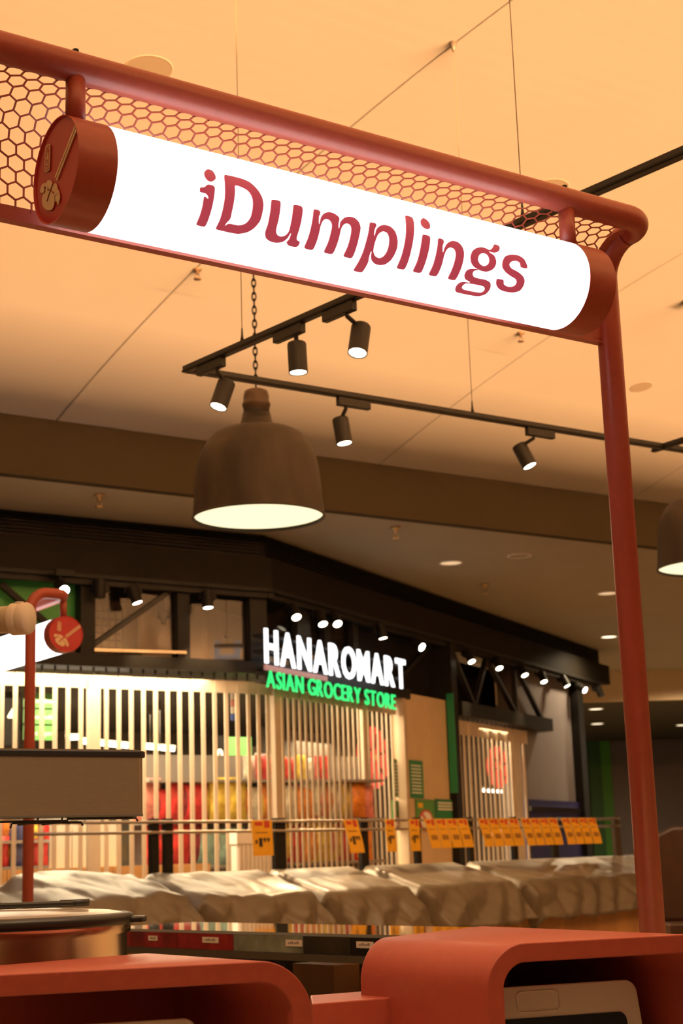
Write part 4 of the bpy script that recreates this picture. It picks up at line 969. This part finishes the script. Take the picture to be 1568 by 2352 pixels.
def disc_logo(parent, c, nrm, right):
    """logo on an end disc: c centre, nrm outward, right = viewer's right"""
    L0 = at(127, 390, 4.0)
    def uv(p):
        q = onpl(LOGO_O[0]+p[0]/LOGO_S, LOGO_O[1]+p[1]/LOGO_S, L0, D1)-L0
        return (q @ -D2, q[2])
    for nm, key, sm in (('dumpling', 'body', 1), ('dumpling', 'left', 1), ('dumpling', 'right', 1), ('chopstick', 'stick1', 0), ('chopstick', 'stick2', 0), ('stamp', 'label', 0)):
        pts = [uv(p) for p in LOGO[key]]
        if sm: pts = smooth_closed(pts, 3)
        v, f = tess([pts]); mb = MB(); letter_mesh(mb, v, f, lambda x, y, d: c+right*x+ZV*y+nrm*(0.0006+d), 0, 0.0012); o = mb.build(nm, CREAM, parent)
        if key == 'label':
            mb = MB()
            for s0, s1 in STROKES:
                p, q = A(uv(s0)), A(uv(s1)); t = (q-p)/np.linalg.norm(q-p); n_ = A([-t[1], t[0]])*0.0011
                P3 = lambda w_: c+right*w_[0]+ZV*w_[1]+nrm*0.0020
                mb.prism([P3(p+n_), P3(q+n_), P3(q-n_), P3(p-n_)], nrm*0.0006)
            mb.build('stamp_characters', DISC, o)
def sign_frame(c0, ex, ey, length, tP, eP, t_other, label_f, label_s, text, logo_right, mesh_full, foot=0.0):
    """c0: centre of the disc at t=0 (logo end); ex along the tube, ey towards the poles"""
    X = lambda t, e, z: c0+ex*t+ey*e+ZV*z
    zt = 0.30; RT_ = 0.041
    base = X(tP, eP, 0); base[2] = foot
    fr = empty('tubular_gantry', base, label_f, 'gantry')
    down = foot-c0[2]
    for tt in (tP, t_other):
        mb = MB(); mb.cyl(X(tt, eP, down), ZV, 0.075, 0.012, 28); mb.build('base_flange', RED, fr)
    path = [X(tP, eP, down), X(tP, eP, zt), X(tP, 0, zt), X(t_other, 0, zt), X(t_other, eP, zt), X(t_other, eP, down)]
    mb = MB(); mb.tube(fillet(path, [0.125, 0.10, 0.10, 0.125], 10), RT_, 24); mb.build('tube_frame', RED, fr)
    # honeycomb sheet: flat under the return tube, bending down behind the sign
    r = 0.13; e0 = 0.015; zb_ = -0.047 if mesh_full else 0.10
    sec = fillet([A([e0, zt-0.012]), A([eP, zt-0.012]), A([eP, zb_])], r, 10)
    L = [0]
    for i in range(1, len(sec)): L.append(L[-1]+np.linalg.norm(sec[i]-sec[i-1]))
    def pos(a, b, lift=0.0):
        b = min(max(b, 0), L[-1]-1e-6); i = max(j for j in range(len(L)-1) if L[j] <= b); t = (sec[i+1]-sec[i])/np.linalg.norm(sec[i+1]-sec[i])
        p = sec[i]+t*(b-L[i]); n_ = A([-t[1], t[0]]); p = p-n_*lift
        return X(a, p[0], p[1])
    lo, hi = min(tP, t_other), max(tP, t_other)
    mb = MB(); hexmesh(mb, pos, lo+0.065, hi-0.07, 0.02, L[-1]-0.012); o = mb.build('honeycomb_sheet', RED, fr); o['kind'] = 'stuff'
    # solid margins of the sheet
    for a0, a1 in ((lo+0.03, lo+0.07), (hi-0.07, hi-0.03)):
        mb = MB(); vs = []; n = 24
        for k in range(n+1):
            b = L[-1]*k/n; vs += [pos(a0, b), pos(a1, b), pos(a0, b, 0.003), pos(a1, b, 0.003)]
        fs = []
        for k in range(n):
            q = k*4; w = q+4; fs += [[q, w, w+1, q+1], [q+2, q+3, w+3, w+2], [q, q+2, w+2, w], [q+1, w+1, w+3, q+3]]
        mb.add(vs, fs); mb.build('sheet_margin', RED, fr)
    mb = MB(); mb.box(X(lo+0.03, eP-0.002, zb_-0.012), ex*(hi-lo-0.06), ey*0.005, ZV*0.040); mb.box(X(lo+0.03, eP-0.006, zb_-0.014), ex*(hi-lo-0.06), ey*0.03, ZV*0.003); mb.build('lower_lip', RED, fr)
    for t in (0.055, length-0.06):
        mb = MB(); mb.cyl(X(t, 0, SR-0.01), ZV, 0.026, zt-SR-0.01, 24); mb.build('hanger_stub', RED, fr)
        mb = MB(); mb.cyl(X(t, 0, zt+RT_-0.002), ZV, 0.009, 0.012, 6); mb.build('bolt', BLACK, fr)
    # light tube
    cl = 0.108
    st = empty('sign_tube', X(length/2, 0, -SR), label_s, 'sign')
    mb = MB(); mb.lathe([(SR-0.0015, cl), (SR-0.0015, length-cl)], c0, ex, 96); mb.build('light_tube', WHITEGLOW, st)
    for a0, a1, o_ in ((0.0, cl, -1), (length-cl, length, 1)):
        mb = MB(); mb.lathe([(SR, a0), (SR, a1)], c0, ex, 96); cap = mb.build('end_cap', RED, st)
        e_ = 0 if o_ < 0 else length
        mb = MB(); mb.lathe([(0, e_-o_*0.006), (SR-0.004, e_-o_*0.006), (SR-0.003, e_-o_*0.001), (SR, e_)], c0, ex, 96); f_ = mb.build('end_disc', DISC, cap)
        for p in f_.data.polygons: p.use_smooth = False
        mb = MB(); mb.lathe([(SR-0.002, a1 if o_ < 0 else a0), (SR-0.03, a1 if o_ < 0 else a0)], c0, ex, 96); mb.build('inner_ring', RED, cap)
        if o_ < 0: disc_logo(cap, X(-(-0.006+0.006), 0, 0)+ex*0.004, -ex, logo_right)
    if text:
        up_ = ZV; fwd_ = -ey
        def hit(x, y):
            d = ray(x, y); o_ = EYE-c0; dp = d-ex*(d @ ex); op = o_-ex*(o_ @ ex); rr = SR
            a = dp @ dp; b = 2*dp @ op; cc_ = op @ op-rr*rr; s = (-b-math.sqrt(max(0, b*b-4*a*cc_)))/(2*a)
            q = EYE+d*s-c0; return (q @ ex, SR*math.atan2(q[2], q @ fwd_))
        for conv, polys in GL:
            mb = MB()
            for loops in polys:
                ll = [smooth_closed([hit(*conv(p)) for p in l], 4) for l in loops]
                v, f = tess(ll)
                bm = bmesh.new(); bv = [bm.verts.new((x, y, 0)) for x, y in v]
                for q in f:
                    try: bm.faces.new([bv[i] for i in q])
                    except ValueError: pass
                y0, y1 = min(p[1] for p in v), max(p[1] for p in v); k = y0+0.012
                while k < y1:
                    bmesh.ops.bisect_plane(bm, geom=bm.verts[:]+bm.edges[:]+bm.faces[:], plane_co=(0, k, 0), plane_no=(0, 1, 0)); k += 0.012
                bm.verts.index_update(); v2 = [(q.co.x, q.co.y) for q in bm.verts]; f2 = [[w.index for w in q.verts] for q in bm.faces]; bm.free()
                def pp(x, y, d):
                    th = y/SR; rr = SR+d; return c0+ex*x+(fwd_*math.cos(th)+up_*math.sin(th))*rr
                letter_mesh(mb, v2, f2, pp, 0.0, 0.0025)
            mb.build('letter', LETTER, st)
    return fr
LC = at(127, 390, 4.0)
sign_frame(LC, D1, D2, 1.82, 2.135, 0.225, -1.9, 'red tubular frame with honeycomb sheet holding the big sign', 'glowing white tube sign reading iDumplings with red end caps', True, -D2, True, 0.98)
C2 = at(152, 1456, 12.0); C2[2] = LC[2]
sign_frame(C2, D2, -D1, 1.9, -0.02, 0.30, 2.2, 'far red tubular frame left of the shop entrance', 'small far glowing white tube sign with a round red logo disc', False, D1, False)

# ================================================================== KIOSK COUNTERS
HZ = 1.38
def hood(fl, fr_, bl, br, zbot, rad, th, lab):
    fl, fr_, bl, br = map(A, (fl, fr_, bl, br)); base = (fl+fr_+bl+br)/4; base[2] = zbot
    t = empty('screen_hood', base, lab, 'hood', 'red rounded hoods on the kiosk counter')
    w = np.linalg.norm((fr_-fl)[:2])
    def prof(ins):
        pts = fillet([A([ins, zbot]), A([ins, HZ-ins]), A([w-ins, HZ-ins]), A([w-ins, zbot])], rad-ins, 12); return pts
    def P(q, back):
        a, b = (bl, br) if back else (fl, fr_); s = q[0]/w; p = a+(b-a)*s; return A([p[0], p[1], q[1]])
    po, pi = prof(0), prof(th); n = len(po)
    vs = [P(q, 0) for q in po]+[P(q, 1) for q in po]+[P(q, 0) for q in pi]+[P(q, 1) for q in pi]; fs = []; sm = []
    mb = MB(); fo = [[i, i+1, n+i+1, n+i] for i in range(n-1)]; fi = [[2*n+i, 3*n+i, 3*n+i+1, 2*n+i+1] for i in range(n-1)]
    rim = [[i, 2*n+i, 2*n+i+1, i+1] for i in range(n-1)]+[[n+i, n+i+1, 3*n+i+1, 3*n+i] for i in range(n-1)]
    mb.add(vs, fo+fi+rim+[[0, n, 3*n, 2*n], [n-1, 3*n-1, 4*n-1, 2*n-1]], False)
    for k in range(len(fo)+len(fi)): mb.sm[k] = True
    o = mb.build('shell', RED, t)
    e = o.modifiers.new('bevel', 'BEVEL'); e.width = 0.003; e.segments = 2; e.limit_method = 'ANGLE'; e.angle_limit = 0.9
    sub = lambda q: (P(q, 1)*0.93+P(q, 0)*0.07)
    mb = MB(); pb = [sub(q) for q in pi]; nrm = (bl-fl)/np.linalg.norm(bl-fl)*0.006; mb.prism(pb, nrm); mb.build('back_panel', RED, t)
    return t
def flat(a): return A([a[0], a[1], HZ])
rFL = onz(1113, 2171, HZ); rBL = onz(824, 2160, HZ); rBR = onz(1150, 2122, HZ); d_f = onz(1568, 2145, HZ)-onz(1195, 2165, HZ); d_f /= np.linalg.norm(d_f)
rFR = rFL+d_f*0.66
hood(rFL, rFR, rBL, rBR, 0.98, 0.105, 0.045, 'red rounded hood on the right in front of the red pole')
lFR = onz(714, 2202, HZ); lBR = lFR+(rBL-rFL)*0.98; d_b = onz(340, 2187, HZ)-onz(0, 2215, HZ); d_b /= np.linalg.norm(d_b)
lBR = onz(410, 2183, HZ)
d_g = onz(600, 2207, HZ)-onz(0, 2238, HZ); d_g /= np.linalg.norm(d_g)
hood(lFR-d_g*1.0, lFR, lBR-d_b*0.95, lBR, 0.98, 0.115, 0.045, 'red rounded hood at the lower left')
# low red box bridging the two hoods
ZBR = 1.24
f0, f1, b0 = onz(716, 2305, ZBR), onz(931, 2288, ZBR), onz(712, 2286, ZBR)
mb = MB(); mb.prism([A([*f0[:2], 0.98]), A([*f1[:2], 0.98]), A([*(f1+(b0-f0))[:2], 0.98]), A([*b0[:2], 0.98])], ZV*(ZBR-0.98))
tag(mb.build('red_box', RED, None, 0.004), 'low red metal box between the two hoods', 'box')
# counter body
mid = (lFR+rFL)/2
t = empty('kiosk_counter', A([*mid[:2], 0]), 'red kiosk counter under the two hoods', 'counter')
o_ = mid-D1*2.9-D2*0.35
mb = MB(); mb.box(A([*o_[:2], 0.1]), D1*5.1, D2*1.70, ZV*0.84); mb.build('body', RED, t)
mb = MB(); mb.box(A([*(o_-D2*0.03)[:2], 0.94]), D1*5.1, D2*1.76, ZV*0.04); mb.build('worktop', STEEL, t)
mb = MB(); mb.box(A([*(o_+D2*0.06)[:2], 0.0]), D1*5.1, D2*1.58, ZV*0.1); mb.build('plinth', BLACKM, t)
# terminals inside the hoods
def rounded(w, h, r, n=6):
    pts = []
    for cx, cy, a in ((w-r, h-r, 0), (r, h-r, 90), (r, r, 180), (w-r, r, 270)):
        for k in range(n+1):
            q = math.radians(a+90*k/n); pts.append((cx+r*math.cos(q), cy+r*math.sin(q)))
    return pts
def terminal(tl, d, w, h, lab, tilt=0.22):
    n_ = A([d[1], -d[0], 0]); up_ = ZV*math.cos(tilt)-n_*math.sin(tilt); nn = n_*math.cos(tilt)+ZV*math.sin(tilt)
    bl_ = tl-up_*h; P = lambda x, y, o: bl_+d*x+up_*y+nn*o
    t = empty('payment_terminal', A([*(bl_+d*w/2)[:2], bl_[2]]), lab, 'terminal', 'white terminals inside the hoods')
    mb = MB(); mb.prism([P(x, y, -0.03) for x, y in rounded(w, h, 0.032)], nn*0.03); mb.build('casing', WHITEP, t, 0.004)
    mb = MB(); mb.prism([P(0.045+x, 0.02+y, 0.0) for x, y in rounded(w-0.09, h-0.10, 0.02)], nn*0.002); mb.build('screen', mat('screen_black', (0.006, 0.006, 0.007), 0.12), t)
    mb = MB(); mb.tube([P(0.10+x, h-0.065+y, 0.001) for x, y in rounded(0.12, 0.05, 0.015)], 0.0012, 6, closed=True); mb.build('recess', WHITEP, t)
    mb = MB(); f = P(w/2, h*0.3, -0.03); mb.tube([f, f-n_*0.06, A([*(f-n_*0.06)[:2], 0.98])], 0.015, 10); mb.build('stand', BLACK, t)
tl = at(1098, 2270, 3.98); tr = onpl(1458, 2248, tl, A([d_f[1], -d_f[0], 0])); terminal(A([tl[0], tl[1], tr[2]]), d_f, (tr-tl) @ d_f, 0.27, 'white terminal with black screen inside the right hood')
tr = at(452, 2336, 3.55); w = 0.34; terminal(tr-d_g*w, d_g, w, 0.24, 'white terminal just showing inside the left hood')

# --- steel warmer cabinet, upper left
FS = Facade(at(150, 1800, 4.75), D1, -D2)
a0, a1 = FS.px(-140, 1800)[0], FS.px(338, 1800)[0]; z1 = FS.px(150, 1738)[1]; z0 = FS.px(150, 1874)[1]
t = empty('steel_warmer', FS.pt(a0, 0, -0.15), 'brushed steel warmer box with black lid rim at the left edge', 'food warmer')
def rbox(a0, a1, o0, o1, r, z0, z1):
    pts = []
    for ca, co, q0 in ((a1-r, o1-r, 0), (a0+r, o1-r, 90), (a0+r, o0+r, 180), (a1-r, o0+r, 270)):
        for k in range(7):
            q = math.radians(q0+15*k); pts.append(FS.pt(ca+r*math.cos(q), z0, co+r*math.sin(q)))
    mb = MB(); mb.prism(pts, ZV*(z1-z0)); return mb
rbox(a0, a1-0.004, -0.33, -0.002, 0.03, z0, z1).build('body', STEEL, t)
rbox(a0-0.002, a1+0.004, -0.335, 0.004, 0.034, z1-0.001, z1+0.020).build('lid_rim', RUBBER, t, 0.004)
rbox(a0+0.01, a1-0.006, -0.32, -0.008, 0.03, z1+0.018, z1+0.024).build('lid', STEEL, t)
rbox(a0-0.001, a1-0.003, -0.331, 0.0, 0.031, z0-0.004, z0+0.002).build('lower_edge', POLISH, t)
for x0, x1, dz, o_ in ((28, 186, 0.018, -0.05), (155, 312, 0.006, -0.1), (-20, 155, 0.010, -0.16)):
    b0, b1 = FS.px(x0, 1885, o_)[0], FS.px(x1, 1885, o_)[0]
    mb = MB(); mb.tube([FS.pt(b0-0.006, z0-dz-0.014, o_), FS.pt(b0, z0-dz, o_), FS.pt(b1, z0-dz, o_), FS.pt(b1+0.006, z0-dz-0.010, o_)], 0.0035, 8); mb.build('wire_support', TRACKM, t)
for x in (94, 150):
    b = FS.px(x, 1885)[0]; mb = MB(); mb.tube([FS.pt(b, z0-0.002, -0.02), FS.pt(b, z0-0.018, -0.03), FS.pt(b-0.005, z0-0.02, -0.16)], 0.003, 8); mb.build('wire_support', TRACKM, t)
for o_ in (-0.06, -0.28):
    mb = MB(); mb.tube([FS.pt(a0+0.03, 0.0, o_), FS.pt(a0+0.03, z0, o_)], 0.016, 12); mb.build('post', POLISH, t)

# --- large steel steamer pot, lower left
pc = at(-4, 2112, 4.15); Rp = 303*4.15/3600
t = empty('steamer_pot', A([pc[0], pc[1], 0.98]), 'wide steel pot with black rimmed lid at the lower left', 'pot')
mb = MB(); mb.lathe([(0, 0.98), (Rp-0.02, 0.98), (Rp-0.012, 1.0), (Rp-0.012, pc[2]-0.045), (Rp-0.002, pc[2]-0.04), (Rp-0.002, pc[2]-0.015)], A([pc[0], pc[1], 0]), ZV, 72); mb.build('body', mat('pot_steel', (0.70, 0.63, 0.52), 0.2, 1.0), t)
mb = MB(); mb.lathe([(Rp-0.004, -0.022), (Rp+0.004, -0.018), (Rp+0.006, -0.004), (Rp+0.003, 0.006), (Rp-0.015, 0.010), (Rp-0.02, 0.006)], pc, ZV, 72); mb.build('lid_rim', RUBBER, t)
mb = MB(); mb.lathe([(0, 0.024), (Rp*0.5, 0.021), (Rp*0.85, 0.014), (Rp-0.018, 0.007)], pc, ZV, 72); mb.build('lid', mat('lid_satin', (0.62, 0.56, 0.48), 0.3, 0.7, var=0.04), t)
q = pc+RT*(Rp+0.012)+A([0, 0.02, 0.0]); mb = MB(); mb.cbox(q+ZV*0.001, (0.05, 0, 0), (0, 0.08, 0), (0, 0, 0.016)); mb.build('handle', RUBBER, t, 0.005)
e0 = pc+A([0, 0.05, 0.026])
mb = MB(); mb.cbox(e0+A([-0.12, -0.02, 0.008]), (0.64, 0, 0), (0, 0.03, 0), (0, 0, 0.016)); mb.build('lid_handle', RUBBER, t, 0.005)
mb = MB(); mb.cyl(e0+A([0.19, 0.02, 0.0]), ZV, 0.040, 0.018, 24); mb.build('lid_knob', RUBBER, t)

# --- mirror topped display counter
zc = 1.3; c0 = onz(302, 2133, zc); c1 = onz(900, 2148, zc); dc = (c1-c0)/np.linalg.norm(c1-c0); nc = A([dc[1], -dc[0], 0])
if nc @ (EYE-c0) < 0: nc = -nc
FC = Facade(c0, dc, nc)
t = empty('display_counter', FC.pt(0.6, 0, -0.3), 'mirror topped display counter with small white name tags', 'display counter')
cx = lambda x, y=2150: FC.px(x, y)[0]
zs0 = FC.px(302, 2174)[1]; la, lb = cx(225), cx(960)
mb = MB(); FC.box(mb, la, lb, zc-0.012, zc, -0.55, 0.0); mb.build('mirror_top', mat('mirror', (0.8, 0.78, 0.75), 0.05, 1.0), t)
for x0, x1, c_ in ((225, 300, (0.3, 0.02, 0.02)), (300, 406, (0.26, 0.015, 0.015)), (406, 535, (0.30, 0.015, 0.012)), (535, 695, (0.22, 0.27, 0.22)), (695, 805, (0.03, 0.025, 0.015)), (805, 880, (0.012, 0.006, 0.006)), (880, 960, (0.10, 0.07, 0.04))):
    mb = MB(); FC.box(mb, cx(x0)+0.002, cx(x1)-0.002, zs0, zc-0.012, -0.02, -0.001); mb.build('front_panel', mat('gloss_panel_%d' % x0, c_, 0.12, var=0.5, scale=6), t)
for i, (x0, x1, y0, y1) in enumerate(((342, 362, 2149, 2160), (466, 502, 2152, 2165), (657, 694, 2158, 2173), (819, 857, 2162, 2177))):
    b0_, b1_ = cx(x0), cx(x1); zz1, zz0 = FC.px(x0, y0)[1], FC.px(x0, y1)[1]
    mb = MB(); FC.box(mb, b0_, b1_, zz0, zz1, 0.0, 0.004); g = mb.build('name_tag', PRINTW, t)
    mb = MB()
    n = 6
    for k in range(n):
        u0 = b0_+(b1_-b0_)*(0.16+0.68*k/n); FC.box(mb, u0, u0+(b1_-b0_)*0.075, zz0+(zz1-zz0)*0.36, zz0+(zz1-zz0)*(0.58+0.1*(k % 3)), 0.004, 0.005)
    mb.build('tag_print', mat('grey_print', (0.25, 0.22, 0.2), 0.6), g)
mb = MB(); FC.box(mb, la, lb, zs0-0.03, zs0-0.001, -0.05, 0.004); mb.build('rail', mat('dark_steel', (0.18, 0.16, 0.13), 0.35, 0.8), t)
for x0, x1 in ((594, 606), (616, 640), (250, 262)):
    mb = MB(); FC.box(mb, cx(x0), cx(x1), 0.95, zs0-0.03, -0.07, -0.03); mb.build('post', BLACK, t)
mb = MB(); FC.box(mb, la, lb, 0.95, zs0-0.03, -0.025, -0.018); mb.build('glass_front', CLEAR, t)
mb = MB(); FC.box(mb, la, lb, 0.0, 0.95, -0.55, 0.0); mb.build('base', BLACK, t)
mb = MB(); FC.box(mb, la, lb, 0.95, 1.2, -0.55, -0.53); mb.build('back_panel', TRACKM, t)
b0_, b1_ = FC.px(670, 2240, -0.3)[0], FC.px(765, 2240, -0.3)[0]
mb = MB(); FC.box(mb, b0_, b1_, 0.952, FC.px(720, 2215, -0.3)[1], -0.45, -0.3); tag(mb.build('wooden_crate', WOOD, None, 0.005), 'honey wood block inside the glass display counter', 'wood block')
# --- white bullet camera at the left edge
bc = at(20, 1423, 6.0); ax = RT*0.96-FW*0.26+UP*0.07; ax = ax/np.linalg.norm(ax)
t = empty('bullet_camera', bc, 'white cylindrical security camera at the left edge', 'camera')
r_ = 35*6.0/3600
mb = MB(); mb.lathe([(0, -0.16), (r_*0.7, -0.16), (r_*0.86, -0.13), (r_*0.9, 0.012), (r_*1.02, 0.014), (r_*1.06, 0.02), (r_*1.06, 0.047), (r_*1.04, 0.049), (r_*1.04, 0.051), (r_*1.06, 0.053), (r_*1.05, 0.080), (r_*0.98, 0.088), (0, 0.088)], bc, ax, 48); cam_b = mb.build('housing', mat('cream_plastic', (0.72, 0.64, 0.50), 0.4), t)
mb = MB(); mb.cyl(bc+ax*0.045+UP*r_*1.02, UP, 0.016, 0.006, 20); mb.build('cap', mat('cream_plastic', (0, 0, 0)), t)
k0 = bc-ax*0.055-UP*r_*0.6-FW*0.02
mb = MB(); mb.lathe([(0, -0.02), (0.022, -0.02), (0.022, 0.02), (0, 0.02)], k0, -FW, 20); mb.build('knuckle', RUBBER, t)
w0 = bc-ax*0.22; top = vault_z((w0-BULK) @ D2)
mb = MB(); mb.tube([bc-ax*0.15, w0, A([w0[0], w0[1], top])], 0.014, 12); mb.build('drop_rod', WHITEP, t)
